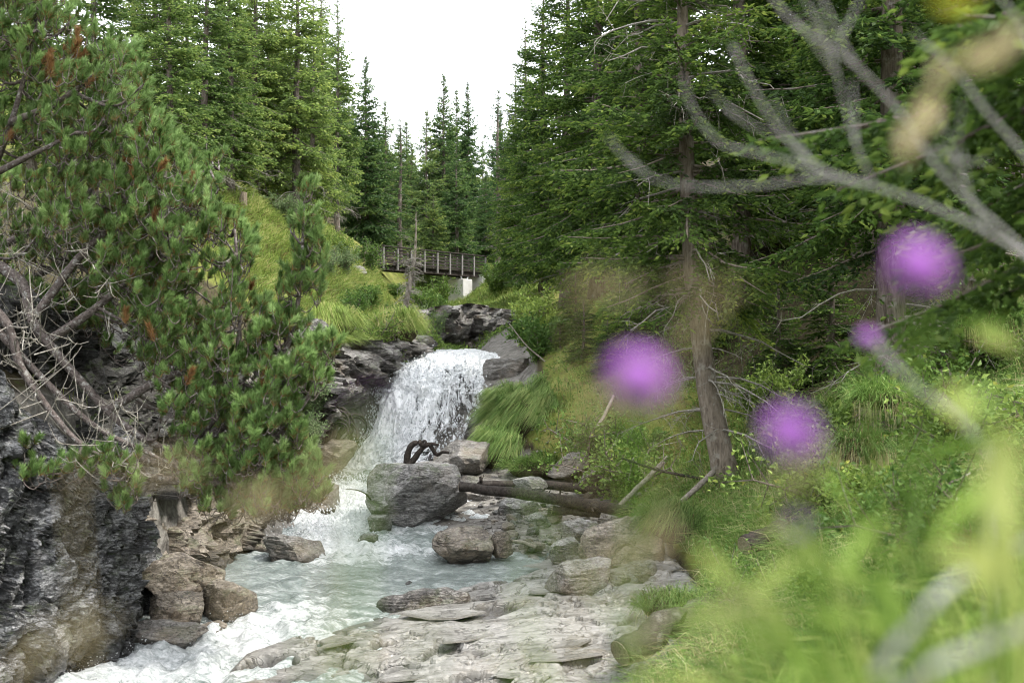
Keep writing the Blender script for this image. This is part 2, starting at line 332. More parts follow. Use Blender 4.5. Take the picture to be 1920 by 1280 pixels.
# water with foam driven by a per-vertex amount and by noise
M['water'], n = newmat('glacier_water'); v = mapping(n, (0.8, 1.5, 1), (0, 0, R(12)))
fo = attr(n); nz = noise(n, v, 2.6, 8, 0.75, 0.9); nz2 = noise(n, v, 12, 6, 0.75, 0.6)
k = math_(n, 'ADD', fo, math_(n, 'MULTIPLY', math_(n, 'SUBTRACT', math_(n, 'ADD', math_(n, 'MULTIPLY', nz, 0.6), math_(n, 'MULTIPLY', nz2, 0.4)), 0.5), 2.6))
fm = rng_(n, k, 0.35, 0.95)
wc = ramp(n, nz, [(0.32, (0.10, 0.125, 0.115)), (0.48, (0.19, 0.225, 0.21)), (0.64, (0.42, 0.455, 0.44))])
col = mixc(n, fm, wc, ramp(n, nz2, [(0.35, (0.36, 0.39, 0.395)), (0.5, (0.58, 0.60, 0.605)), (0.62, (0.78, 0.79, 0.795))]))
bsdf_out(n, col, rng_(n, fm, 0, 1, 0.12, 0.6), 0.5, math_(n, 'ADD', nz2, noise(n, v, 30, 4, 0.7)), 0.8, 0.04)
M['falls'], n = newmat('falling_water'); fl = N(n, 'ShaderNodeAttribute'); fl.attribute_name = 'flow'
def flowmap(s):
    m = N(n, 'ShaderNodeMapping'); m.inputs['Scale'].default_value = s; n.links.new(fl.outputs['Vector'], m.inputs['Vector']); return m.outputs[0]
v = flowmap((6.5, 1.5, 1)); v2 = flowmap((15, 6, 3)); v3 = flowmap((2.2, 1.1, 1))
thin = attr(n); nz = math_(n, 'ADD', math_(n, 'MULTIPLY', noise(n, v, 1.0, 6, 0.7, 0.6), 0.5), math_(n, 'MULTIPLY', noise(n, v2, 1.0, 6, 0.78, 0.4), 0.5))
op = rng_(n, math_(n, 'ADD', math_(n, 'ADD', nz, math_(n, 'MULTIPLY', math_(n, 'SUBTRACT', noise(n, v3, 1.0, 3, 0.5), 0.5), 0.35)), math_(n, 'MULTIPLY', thin, -0.2)), 0.37, 0.435)
b = N(n, 'ShaderNodeBsdfPrincipled'); b.inputs['Roughness'].default_value = 0.5; b.inputs['Specular IOR Level'].default_value = 0.3
n.links.new(ramp(n, nz, [(0.38, (0.33, 0.355, 0.37)), (0.44, (0.68, 0.70, 0.71)), (0.50, (0.87, 0.88, 0.885))]), b.inputs['Base Color'])
u = N(n, 'ShaderNodeBump'); u.inputs['Strength'].default_value = 1.0; u.inputs['Distance'].default_value = 0.15; n.links.new(nz, u.inputs['Height']); n.links.new(u.outputs[0], b.inputs['Normal'])
tr = N(n, 'ShaderNodeBsdfTransparent'); ms = N(n, 'ShaderNodeMixShader'); n.links.new(op, ms.inputs[0]); n.links.new(tr.outputs[0], ms.inputs[1]); n.links.new(b.outputs[0], ms.inputs[2])
o = N(n, 'ShaderNodeOutputMaterial'); n.links.new(ms.outputs[0], o.inputs[0])
M['spray'], n = newmat('spray_drops'); bsdf_out(n, (0.62, 0.64, 0.65), 0.4, 0.4)

# ------------------------------------------------------------------ terrain: cross sections along the stream
ST = {
 -40: [(-200, 60), (-50, 16), (-20, 4), (-16, 0), (-14, -4.8), (-13, -5.4), (-8, -5.4), (-6, -4), (-2, -1.8), (4, -1.0), (40, 20), (200, 90)],
 -10: [(-200, 60), (-40, 14), (-15, 3), (-11, -1), (-10, -4.6), (-9.5, -5.1), (-5.5, -5.1), (-4, -3.8), (-1.0, -1.5), (3, -1.0), (40, 22), (200, 90)],
 0: [(-200, 60), (-40, 14), (-14, 3), (-10, -.5), (-9, -4.5), (-8.5, -5), (-5, -5), (-3.6, -3.9), (-.8, -1.35), (1.0, -.5), (40, 22), (200, 90)],
 3: [(-200, 60), (-40, 14), (-13.5, 3), (-9.3, -.5), (-8.4, -4.5), (-8, -4.95), (-4.8, -4.95), (-3.5, -4.1), (-.7, -1.9), (1.8, -.85), (40, 22), (200, 90)],
 6: [(-200, 60), (-40, 14), (-13, 3), (-8.4, -.3), (-7.6, -4.4), (-7.3, -4.9), (-4.6, -4.85), (-3.6, -4.35), (-.3, -3.0), (2.6, -1.55), (40, 22), (200, 90)],
 9: [(-200, 60), (-40, 14), (-12.5, 3), (-7.6, -.3), (-6.9, -4.3), (-6.6, -4.8), (-4.4, -4.7), (-3.7, -4.35), (.2, -3.8), (2.8, -2.45), (40, 22), (200, 90)],
 11.5: [(-200, 60), (-40, 14), (-12, 3), (-6.7, -.6), (-6.3, -4.2), (-6.1, -4.7), (-4.1, -4.6), (-3.6, -4.2), (1.5, -3.97), (3.2, -2.7), (40, 22), (200, 90)],
 13: [(-200, 60), (-40, 14), (-11.8, 3), (-6.2, -.8), (-5.8, -4.15), (-5.6, -4.6), (-3.8, -4.5), (-3.4, -4.08), (2.2, -3.8), (3.6, -2.7), (40, 21), (200, 90)],
 15: [(-200, 60), (-40, 14), (-11.5, 3), (-6.2, -1), (-5.7, -4.0), (-5.4, -4.5), (-2.0, -4.4), (-1.6, -3.98), (2.6, -3.6), (4.0, -2.5), (40, 20), (200, 90)],
 17.5: [(-200, 60), (-40, 14), (-11, 3), (-6.2, -1), (-5.6, -3.6), (-5.2, -4.4), (.4, -4.4), (.8, -3.95), (2.6, -3.5), (4.2, -2.75), (40, 20), (200, 90)],
 20: [(-200, 60), (-40, 14), (-10.5, 3), (-6, -1), (-5.3, -3.5), (-4.3, -4.3), (-1.3, -4.3), (-.6, -3.9), (2.4, -3.65), (4.2, -2.6), (40, 20), (200, 90)],
 22.5: [(-200, 60), (-40, 14), (-10.3, 3), (-6, -1), (-5.2, -3.3), (-4.5, -4.2), (-3.0, -4.2), (-2.4, -3.9), (2.4, -3.5), (4.6, -2.2), (40, 20), (200, 90)],
 25: [(-200, 60), (-40, 14), (-10, 3), (-6.0, -.6), (-5.2, -3.2), (-4.8, -4), (-3.2, -4), (-2.6, -3.5), (.2, -3.3), (2.4, -1.5), (40, 20), (200, 90)],
 28: [(-200, 60), (-40, 14), (-10, 3), (-5.6, -.2), (-5.0, -3.2), (-4.8, -4), (-1.4, -4), (-1.0, -3.4), (-.3, -3.0), (1.2, -.9), (40, 20), (200, 90)],
 29.5: [(-200, 60), (-40, 14), (-10, 3), (-5.3, 0), (-4.6, -3), (-4.4, -3.7), (-1.4, -3.5), (-1.0, -2.7), (-.2, -2.0), (1.0, -.6), (40, 20), (200, 90)],
 31: [(-200, 60), (-40, 14), (-10, 3), (-5, 0), (-4.3, -1.8), (-4.1, -2.2), (-1.2, -2.0), (-.9, -1.6), (.3, -1.0), (1.2, -.2), (40, 20), (200, 90)],
 32.5: [(-200, 60), (-40, 14), (-10, 3.2), (-4.6, .1), (-4.0, -.8), (-3.8, -1.1), (-1, -1.1), (-.7, -.7), (.4, -.4), (1.4, .3), (40, 21), (200, 90)],
 36: [(-200, 60), (-40, 14), (-10, 4.2), (-4.3, .1), (-3.6, -.5), (-3.4, -.9), (-.6, -.9), (-.2, -.4), (.6, .0), (2, 1), (40, 22), (200, 90)],
 42: [(-200, 65), (-40, 17), (-11, 6), (-5, .6), (-4.2, -.3), (-4, -.8), (-1.5, -.8), (-1, -.2), (.6, .4), (3, 1.8), (40, 24), (200, 90)],
 50: [(-200, 70), (-40, 20), (-13, 8), (-6, 1.6), (-5, .6), (-4.8, -.4), (-2, -.4), (-1, .6), (.6, 1.2), (3, 2.6), (40, 26), (200, 95)],
 56: [(-200, 70), (-40, 21), (-14, 9), (-7.5, 3.2), (-6, 1.6), (-5, 1.2), (-3, 1.4), (-1.4, 1.8), (.4, 2.2), (4, 3.6), (40, 27), (200, 95)],
 64: [(-200, 75), (-42, 23), (-16, 10), (-9, 5), (-7.5, 3), (-6, 2), (-4.5, 2), (-3, 2.1), (-1.5, 2.9), (4, 5), (40, 28), (200, 95)],
 72: [(-200, 75), (-45, 25), (-18, 11.5), (-10, 6.2), (-8, 4), (-6.5, 2.6), (-4.8, 2.6), (-3.2, 3.0), (-2, 4.3), (4, 6), (40, 30), (200, 100)],
 90: [(-200, 80), (-48, 28), (-22, 14), (-14, 9), (-10, 7), (-8, 6), (-6, 5.5), (-4, 6), (-1, 7), (5, 9), (45, 33), (200, 100)],
 130: [(-200, 85), (-60, 38), (-30, 22), (-20, 16), (-14, 13), (-10, 12), (-7, 11.5), (-4, 12), (0, 13), (8, 16), (55, 42), (200, 105)],
 400: [(-200, 110), (-120, 80), (-60, 55), (-40, 45), (-30, 42), (-20, 40), (-10, 40), (0, 40), (10, 42), (30, 50), (90, 75), (200, 120)],
}
_ys = np.array(sorted(ST)); _tab = np.array([ST[k] for k in sorted(ST)], float)     # S,K,2
def T0(x, y):
    x = np.atleast_1d(np.asarray(x, float)); y = np.broadcast_to(np.atleast_1d(np.asarray(y, float)), x.shape)
    K = _tab.shape[1]; xs = np.stack([np.interp(y, _ys, _tab[:, k, 0]) for k in range(K)], -1); zs = np.stack([np.interp(y, _ys, _tab[:, k, 1]) for k in range(K)], -1)
    z = zs[..., 0].copy()
    for k in range(K-1):
        m = (x >= xs[..., k]) & (x <= xs[..., k+1]); f = (x-xs[..., k])/np.maximum(xs[..., k+1]-xs[..., k], 1e-6)
        z = np.where(m, zs[..., k]+(zs[..., k+1]-zs[..., k])*f, z)
    return np.where(x > xs[..., -1], zs[..., -1], z)
def T(x, y):
    x = np.atleast_1d(np.asarray(x, float)); y = np.broadcast_to(np.atleast_1d(np.asarray(y, float)), x.shape)
    z = T0(x, y)
    amp = np.clip(0.06+np.abs(y-15)*0.006, 0.06, 0.6)
    z = z+fbm(np.stack([x*0.45, y*0.45, x*0], -1), 3)*amp
    # the grassy hump to the right of the falls
    z = z+1.0*np.exp(-(((x-0.55)/1.0)**2+((y-26.0)/1.5)**2))
    return z
def Tk(y, k): return np.interp(y, _ys, _tab[:, k, 0]), np.interp(y, _ys, _tab[:, k, 1])
def wl(y):
    return np.interp(y, [0, 9, 12, 15, 18, 21.3, 22.6, 24.2, 25.6, 28, 29], [-4.55, -4.35, -4.2, -4.06, -4.0, -3.98, -3.9, -3.72, -3.62, -3.6, -3.58])
def bed_mask(x, y):   # where the bare bedrock lies
    xl = np.interp(y, [8, 9.5, 11.5, 13, 15, 16.5, 18], [-4.2, -4.2, -4.0, -3.8, -2.0, -0.2, 0.6])
    xr = np.interp(y, [8, 9.5, 11.5, 13, 15, 17, 18.5, 19], [0.6, 1.2, 1.9, 2.35, 2.75, 2.7, 2.2, 1.6])
    return smooth(-0.35, 0.25, x-xl)*smooth(-0.3, 0.2, xr-x)*smooth(8.0, 9.0, y)*smooth(19.3, 18.2, y)

def grid(xs, ys):
    X, Y = np.meshgrid(xs, ys); nx, ny = len(xs), len(ys)
    i = (np.arange(ny-1)[:, None]*nx+np.arange(nx-1)[None]).ravel()
    return X.ravel(), Y.ravel(), np.stack([i, i+1, i+nx+1, i+nx], 1)
xs = np.concatenate([np.linspace(-200, -42, 14), np.linspace(-40, -15, 26), np.linspace(-14.6, 8, 120), np.linspace(8.6, 40, 32), np.linspace(44, 200, 14)])
ys = np.concatenate([np.linspace(-40, -6, 12), np.linspace(-5, 38, 190), np.linspace(38.5, 80, 70), np.linspace(82, 130, 24), np.linspace(140, 400, 14)])
X, Y, Q = grid(xs, ys); Z = T(X, Y)-0.35*bed_mask(X, Y)
foot = Tk(Y, 8)[0]; k3 = Tk(Y, 3)[0]
rocky = smooth(-.5, -.1, X-k3)*smooth(.35, -.05, X-foot)*smooth(7.5, 8.5, Y)*smooth(49, 47, Y); rocky = np.maximum(rocky, smooth(26.5, 27.5, Y)*smooth(36, 34, Y)*smooth(1.2, .5, X)*(X > k3-.1))
soil = np.maximum(smooth(.2, -.3, X-k3)*smooth(28, 26, Y)*(Y > 8), smooth(2.0, 4.5, X-foot)*smooth(18, 21, Y)); soil = np.maximum(soil, smooth(70, 90, Y))
a = Acc(); a.add(np.stack([X, Y, Z], 1), None, Q, np.maximum(.5*soil, rocky))
ground = tag(a.build('ground', M['ground'], shade=True), kind='structure')
# far hills closing the valley
a = Acc(); xs = np.linspace(-900, 900, 60); ys = np.linspace(395, 1500, 30); X, Y, Q = grid(xs, ys)
a.add(np.stack([X, Y, 40+0.09*np.abs(X)+(Y-400)*0.1+fbm(np.stack([X*.004, Y*.004, X*0], -1), 4)*25-8], 1), None, Q)
tag(a.build('hills', M['spruce_mid'], shade=True), kind='structure')

# ------------------------------------------------------------------ bedrock shelf
st = 0.036
xs = np.arange(-4.4, 3.2, st); ys = np.arange(8.2, 19.3, st); X, Y, Q = grid(xs, ys); mk = bed_mask(X, Y)
ca, sa = math.cos(R(22)), math.sin(R(22)); P = np.stack([X*ca+Y*sa, -X*sa+Y*ca], 1)
wrp = np.stack([fbm(np.stack([X*1.3, Y*1.3, X*0+3], -1), 3), fbm(np.stack([X*1.3, Y*1.3, X*0+9], -1), 3)], 1)
h1, e1, i1 = facets(P+wrp*0.6, (2.8, 1.1), 11, 1.0, 0.6); h2, e2, i2 = facets(P+wrp*0.25, (0.7, 0.22), 12, 0.9, 0.6)
Z = T0(X, Y)+0.02+h1*0.04+h2*0.014-0.045*np.exp(-(e1/0.03)**2)-0.012*np.exp(-(e2/0.06)**2)+fbm(np.stack([X*0.8, Y*0.8, X*0+5], -1), 4)*0.07
pit = smooth(0.22, 0.45, fbm(np.stack([P[:, 0]*0.9, P[:, 1]*1.9, X*0+21], -1), 3)); Z -= pit*0.11
Z = np.where(mk > 0.02, Z-(1-mk)*0.5, Z-0.9)
keep = (mk[Q] > 0.02).any(1)
wetb = np.maximum(smooth(.10, .02, Z-wl(Y)+.04*perlin(np.stack([X*3, Y*3, X*0], -1))), pit*.9)
a = Acc(); a.add(np.stack([X, Y, Z], 1), None, Q[keep], .5+.5*wetb); shelf = tag(a.build('bedrock_shelf', M['bedrock']), kind='structure')
def zbed(x, y):
    i = int(round((x-xs[0])/st)); j = int(round((y-ys[0])/st)); i = min(max(i, 0), len(xs)-1); j = min(max(j, 0), len(ys)-1)
    return Z[j*len(xs)+i]
# loose plates lying on the shelf, each one a piece of it
def plate_mesh(seed, nsd=7):
    r = np.random.default_rng(seed); an = np.sort(r.random(nsd))*2*math.pi+np.linspace(0, 6.28, nsd, endpoint=False)*1.0
    an = np.linspace(0, 2*math.pi, nsd, endpoint=False)+r.normal(size=nsd)*0.25; rr = 0.5*(0.75+0.4*r.random(nsd))
    p = np.stack([np.cos(an)*rr, np.sin(an)*rr*0.6], 1); V = []
    for z, s in ((-0.6, 1.05), (0.3, 1.0), (0.5, 0.93)):
        V += [[x*s, y*s, z+0.15*x*r.random()] for x, y in p]
    V = np.array(V+[[0, 0, 0.52]]); Qd = []; Tr = []
    for k in range(2):
        for i in range(nsd): Qd.append([k*nsd+i, k*nsd+(i+1) % nsd, (k+1)*nsd+(i+1) % nsd, (k+1)*nsd+i])
    for i in range(nsd): Tr.append([2*nsd+i, 2*nsd+(i+1) % nsd, 3*nsd])
    return V, Tr, Qd
pm = []
for s in range(8):
    V, Tr, Qd = plate_mesh(50+s, 6+s % 3); a = Acc(); a.add(V, Tr, Qd); pm.append(a.mesh('rock_slab', M['bedrock']))
r = np.random.default_rng(21); cnt = 0
while cnt < 42:
    x = r.uniform(-3.4, 2.6); y = r.uniform(9.8, 18)
    if bed_mask(np.array([x]), np.array([y]))[0] < 0.9 or T0(x, y)[0] < wl(y)+0.03: continue
    o = bpy.data.objects.new('rock_slab', pm[r.integers(8)]); COL.objects.link(o); o.parent = shelf
    s = r.uniform(0.3, 1.1)*(1.3 if r.random() < 0.15 else 1); o.scale = (s, s*r.uniform(0.6, 1.1), r.uniform(0.014, 0.034)); o.rotation_euler = (r.normal()*0.05, r.normal()*0.05, R(22)+r.normal()*0.35)
    o.location = (x, y, zbed(x, y)-0.008); cnt += 1

# ------------------------------------------------------------------ rock faces
def cliff(name, mat, path, zb, zt, res=0.05, lean=0.25, sz=((0.9, 0.32), (0.3, 0.1)), amp=(0.22, 0.07), ang=40, seed=1, bulge=None, tops=0.4):
    path = np.array(path, float); d = np.r_[0, np.cumsum(np.linalg.norm(np.diff(path, axis=0), axis=1))]
    ns = int(d[-1]/res); sv = np.linspace(0, d[-1], ns); px = np.stack([np.interp(sv, d, path[:, 0]), np.interp(sv, d, path[:, 1])], 1)
    for _ in range(6): px[1:-1] = (px[:-2]+2*px[1:-1]+px[2:])/4
    tn = unit(np.gradient(px, axis=0)); nr = np.stack([tn[:, 1], -tn[:, 0]], 1)
    b = np.interp(sv, d, zb); t = np.interp(sv, d, zt); nv = int((t-b).max()/res)+2; vv = np.linspace(0, 1, nv)
    S, Vv = np.meshgrid(sv, vv); zz = b[None]+(t-b)[None]*Vv; P = np.stack([S.ravel(), zz.ravel()], 1)
    c, s_ = math.cos(R(ang)), math.sin(R(ang)); Pr = np.stack([P[:, 0]*c+P[:, 1]*s_, -P[:, 0]*s_+P[:, 1]*c], 1)
    wr = np.stack([fbm(np.c_[P*0.9, P[:, :1]*0+seed], 3), fbm(np.c_[P*0.9, P[:, :1]*0+seed+7], 3)], 1)
    h1, e1, _ = facets(Pr+wr*0.25, sz[0], seed, 1.1, 0.7); h2, e2, _ = facets(Pr+wr*0.1, sz[1], seed+1, 1.1, 0.7)
    dsp = h1*amp[0]+h2*amp[1]+fbm(np.c_[P*0.7, P[:, :1]*0+seed+3], 4)*amp[0]*1.3-0.06*np.exp(-(e1/0.05)**2)
    if bulge is not None: dsp = dsp+bulge(P[:, 0]/d[-1], Vv.ravel())
    dsp = dsp.reshape(nv, ns)-lean*Vv-tops*smooth(0.85, 1.0, Vv)
    G = np.stack([px[None, :, 0]+nr[None, :, 0]*dsp, px[None, :, 1]+nr[None, :, 1]*dsp, zz+0.15*fbm(np.stack([S, Vv*3, S*0+seed], -1), 2)*(Vv > 0.5)], -1)
    i = (np.arange(nv-1)[:, None]*ns+np.arange(ns-1)[None]).ravel()
    Pw = G.reshape(-1, 3); a = Acc(); a.add(Pw, None, np.stack([i, i+1, i+ns+1, i+ns], 1), .5+.5*smooth(.5, .1, Pw[:, 2]-wl(Pw[:, 1])+.3*perlin(Pw*1.5))*(Pw[:, 1] < 29))
    return tag(a.build(name, mat), kind='structure')
cliff('cliff_near', M['schist'], [(-8.2, 8.0), (-6.75, 10.4), (-5.9, 11.8), (-5.15, 12.9), (-4.95, 13.5), (-5.3, 14.4), (-5.6, 15.6)], [-4.9]*7, [0.6, 0.3, 0.0, -1.6, -1.7, -1.3, -1.0], 0.036, 0.5, ((0.8, 0.26), (0.34, 0.10)), (0.15, 0.05), 56, 5)
cliff('cliff_ledge', M['brownrock'], [(-5.5, 14.6), (-5.45, 16), (-5.15, 17.5), (-4.75, 19.3), (-4.65, 21), (-4.75, 23), (-4.95, 25.5)], [-4.7]*7, [-1.2, -1.2, -1.4, -1.5, -1.6, -1.6, -1.2], 0.06, 0.9, ((0.8, 0.45), (0.3, 0.15)), (0.2, 0.07), 15, 15, tops=0.7)
cliff('cliff_upper', M['shadetoned_rock'], [(-8.6, 10.2), (-7.4, 11.8), (-6.6, 13.3), (-6.0, 14.8), (-5.7, 16.6), (-5.5, 19), (-5.6, 22)], [-2.6]*7, [1.6, 1.4, 1.0, .6, .3, .0, -.2], 0.06, 0.5, ((1.0, 0.35), (0.35, 0.13)), (0.16, 0.05), 50, 55)
def undercut(s, v): return 0.55*smooth(0.5, 0.72, v)-0.5*np.exp(-((v-0.42)/0.15)**2)*smooth(0.15, 0.4, s)
cliff('cliff_gorge', M['gorge'], [(-5.3, 25.0), (-5.0, 27), (-5.0, 28.6), (-4.55, 29.8), (-4.25, 31), (-3.95, 32.5), (-3.7, 35), (-3.95, 38), (-4.3, 42)], [-4.2, -4.2, -4.2, -4, -3.4, -2.4, -1.2, -1.2, -1], [-.8, -.3, -.1, 0.0, 0.0, .1, .15, .3, .5], 0.07, 0.0, ((1.0, 0.4), (0.35, 0.14)), (0.22, 0.08), -12, 25, undercut, tops=0.5)
cliff('cliff_upstream', M['gorge'], [(-6.4, 44), (-5.0, 46.5), (-3.4, 48), (-1.8, 48.5), (-.3, 47.5), (.8, 45)], [-1.2]*6, [1.0, 1.3, 1.7, 1.8, 1.5, 1.1], 0.1, 0.1, ((1.2, 0.7), (0.45, 0.25)), (0.35, 0.12), 20, 35, tops=0.2)

# ------------------------------------------------------------------ boulders
def ico(sub):
    import bmesh
    bm = bmesh.new(); bmesh.ops.create_icosphere(bm, subdivisions=sub, radius=1.0)
    V = np.array([v.co[:] for v in bm.verts]); Tt = np.array([[v.index for v in f.verts] for f in bm.faces]); bm.free(); return V, Tt
ICO = {k: ico(k) for k in (1, 2, 3, 4, 5, 6)}
def boulder(label, px, py, wpx, hpx, y, mat, seed, depth=0.9, sub=5, rot=0.0, cuts=12, tilt=0.0, sq=0.62, bed=0.05, name='boulder', group=None, bedrot=0.15, cat='boulder', pw=0.75):
    """px,py: bearing of its middle; wpx,hpx: its apparent width and height; y: distance"""
    r = np.random.default_rng(seed); V, Tt = ICO[sub]; V = np.sign(V)*np.abs(V)**pw
    for k in range(cuts+6):
        nn = unit(r.normal(size=3)*np.array([1, 1, 0.8])); dd = r.uniform(sq*0.9, 0.95)*np.abs(V@nn).max()
        ov = np.maximum(V@nn-dd, 0)[:, None]; V = V-ov*nn*0.97
    V = V-(V.max(0)+V.min(0))/2; V = V/np.abs(V).max(0)
    w, h = wpx*y/F/2, hpx*y/F/2*1.12; dm = np.array([w, w*depth, h])
    P = V*dm; bn = unit(np.array([math.sin(bedrot), 0.25, math.cos(bedrot)])); q = P@bn+0.12*w*fbm(P/w*1.1+seed, 3)
    lay = q/(bed); fr = lay-np.floor(lay); stepd = (np.abs(fr-0.5)*2)**3
    nrm = unit(V); P = P-nrm*(stepd*bed*0.32*smooth(-0.3, 0.3, perlin(P*1.3/w+seed*3.1)))[:, None]
    P = P+nrm*(fbm(P/w*1.6+seed*1.7, 5, .55)*0.05*w-0.05*w*(1-np.abs(perlin(P/w*2.1+seed)))**6)[:, None]
    if tilt: c, s = math.cos(tilt), math.sin(tilt); P = np.stack([P[:, 0]*c+P[:, 2]*s, P[:, 1], -P[:, 0]*s+P[:, 2]*c], 1)
    if rot: c, s = math.cos(rot), math.sin(rot); P = np.stack([P[:, 0]*c-P[:, 1]*s, P[:, 0]*s+P[:, 1]*c, P[:, 2]], 1)
    cen = W(px, py, y); a = Acc(); Pw = P+cen; wet_ = (.5+.5*smooth(.16, .03, Pw[:, 2]-wl(Pw[:, 1])+.06*perlin(Pw*3))*(Pw[:, 1] < 29)) if y < 29 else .5; a.add(Pw, Tt, None, wet_)
    return tag(a.build(name, mat, origin=cen), label, cat, group)
B = boulder
hero = B('huge flat-topped grey boulder with layered face standing in the rapids', 782, 928, 190, 118, 21.8, M['boulder'], 55, 0.85, 6, 0.0, 7, 0.1, 0.6, 0.05, bedrot=-0.15, pw=0.8)
B('low mossy rock wedged under the left foot of the huge boulder', 712, 985, 46, 44, 20.9, M['boulder'], 4, sub=4)
B('grey slab leaning just behind and right of the huge boulder', 868, 858, 118, 62, 24.6, M['palerock'], 6, 1.0, 5, 0.2, 9, -0.12, 0.6, 0.08)
B('flat dark wedge of rock poking out behind the huge boulder over the pool', 722, 885, 60, 24, 24.4, M['boulder'], 7, sub=4)
B('smooth pale rock face beneath the two dark logs', 925, 950, 150, 100, 24.0, M['palerock'], 8, 0.9, 5, 0, 8, 0.1, 0.6)
B('rounded grey boulder under the crossing of the dark logs', 975, 960, 84, 52, 21.7, M['boulder'], 9, 0.9, 5, sq=0.75)
B('grey stone behind the long dark log', 992, 915, 70, 40, 22.6, M['boulder'], 10, sub=4)
B('small dark layered stone leaning on the rounded grey boulder', 1010, 985, 48, 42, 20.4, M['boulder'], 12, sub=4, tilt=0.3)
B('little upright stone right of the dark layered stone', 1040, 963, 30, 34, 20.9, M['brownrock'], 13, sub=4)
B('broad brown boulder at the edge of the pool below the huge boulder', 868, 1026, 118, 66, 18.2, M['brownrock'], 14, 0.9, 5, sq=0.6)
B('brown blocky stone beside the broad brown boulder', 940, 1020, 46, 46, 18.2, M['brownrock'], 15, sub=4)
B('dark speckled boulder on the gravel bar below the short log', 1098, 994, 96, 42, 18.9, M['boulder'], 16, sub=5)
B('cracked grey-brown stone at the right end of the pool', 1065, 1036, 74, 50, 17.4, M['boulder'], 17, sub=5, tilt=-0.25)
B('long brown rock rising towards the grassy bank', 1170, 1020, 170, 80, 16.5, M['brownrock'], 18, 0.7, 5, 0.25, 9, -0.22)
B('dark-sided slab block sitting on the pale bedrock', 1086, 1086, 136, 64, 15.0, M['palerock'], 19, 0.6, 5, 0.1, 8, -0.14, 0.6, 0.07)
B('small broken stone right of the slab block', 1162, 1090, 44, 34, 15.0, M['palerock'], 20, sub=4)
B('low brown-green rock along the water edge at the bedrock lip', 790, 1132, 186, 46, 15.1, M['gorge'], 22, 0.4, 5, 0.12, 10, -0.14)
B('large pale brown boulder in the heap at the cliff foot', 345, 1098, 160, 110, 15.2, M['brownrock'], 23, 0.9, 5, sq=0.55)
B('square brown boulder face in front of the cliff foot heap', 332, 1152, 100, 82, 14.3, M['brownrock'], 24, 0.9, 5, 0.4, sq=0.55)
B('angular tan boulder on the river side of the cliff foot heap', 430, 1132, 112, 88, 14.8, M['brownrock'], 26, 0.9, 5, -0.3, sq=0.55)
B('flat grey stones wet at the water below the cliff', 310, 1188, 170, 44, 13.7, M['palerock'], 27, 0.7, 5, sq=0.55)
B('small wet block under the tan boulder at the water', 395, 1186, 66, 40, 14.0, M['brownrock'], 28, sub=4)
B('sharp split boulder pointing into the white rapid', 552, 1036, 122, 68, 18.4, M['palerock'], 29, 0.8, 5, 0.3, 10, 0.1, 0.55, 0.09)
B('brown cracked boulder left of the split boulder', 462, 1032, 110, 70, 19.0, M['brownrock'], 30, 0.8, 5, sq=0.55)
B('dull brown block on the ledge under the pine tips', 360, 1012, 130, 80, 19.6, M['brownrock'], 31, 0.8, 5, sq=0.55)
B('pale rounded rock under the pine tips beside the rapid', 598, 945, 76, 76, 22.8, M['palerock'], 32, 0.8, 5)
B('brown rock under the curled black roots by the falls', 628, 856, 84, 62, 26.0, M['brownrock'], 33, 0.9, 5)
B('submerged stone breaking the rapid in front of the huge boulder', 690, 1010, 40, 18, 19.6, M['boulder'], 34, sub=4)
B('small round stone breaking the surface of the pool', 768, 1096, 26, 14, 16.6, M['boulder'], 35, sub=3)
B('white rock outcrop in the grass below the left end of the footbridge', 668, 512, 40, 26, 52, M['palerock'], 36, sub=4)
B('small white rock in the bank right below the white outcrop', 685, 551, 30, 18, 46, M['palerock'], 37, sub=4)
B('stepped brown rock ledge right of the waterfall', 952, 706, 96, 66, 31.6, M['palerock'], 38, 0.9, 5, 0.1, 9, 0.04, 0.6, 0.16, cat='rock ledge', name='rock_ledge')
B('lower grey rock ledge splitting the right edge of the falls', 950, 752, 110, 50, 30.2, M['palerock'], 39, 0.8, 5, -0.1, 9, 0.1, 0.6, 0.14, cat='rock ledge', name='rock_ledge')
B('dark wet rock at the right foot of the falls', 905, 808, 70, 90, 28.9, M['gorge'], 40, 0.8, 5, 0.1, 9, 0.1, 0.6, 0.12)
B('tall grey slab between the falls foot and the grassy hump', 900, 868, 80, 60, 26.5, M['palerock'], 41, 0.8, 5, 0.3, 9, 0.3, 0.6, 0.1)
B('brown ledge left of the fall crest', 700, 722, 130, 50, 32.0, M['brownrock'], 42, 0.8, 5, 0.1, 9, -0.12, 0.6, 0.14, cat='rock ledge', name='rock_ledge')
B('pale vertical rock face rising above the pine tips by the gorge', 586, 652, 70, 100, 27.5, M['gorge'], 43, 0.8, 5, 0.3, 12, 0.15, 0.5, 0.1, bedrot=1.2, pw=0.85)
B('light scree block on the slope above the dark logs', 1062, 872, 90, 34, 23.6, M['palerock'], 44, 0.6, 4, 0.2, 9, -0.35)
B('thin pale slab lying on the scree right of the grassy hump', 1118, 890, 90, 26, 22.8, M['palerock'], 45, 0.5, 4, 0.2, 9, -0.4)
B('grey rock half buried at the bedrock edge under the bank grass', 1205, 1075, 70, 40, 15.4, M['palerock'], 46, sub=4)
B('white stone beside the near log end on the bank', 1345, 1215, 60, 44, 11.6, M['palerock'], 47, sub=4)
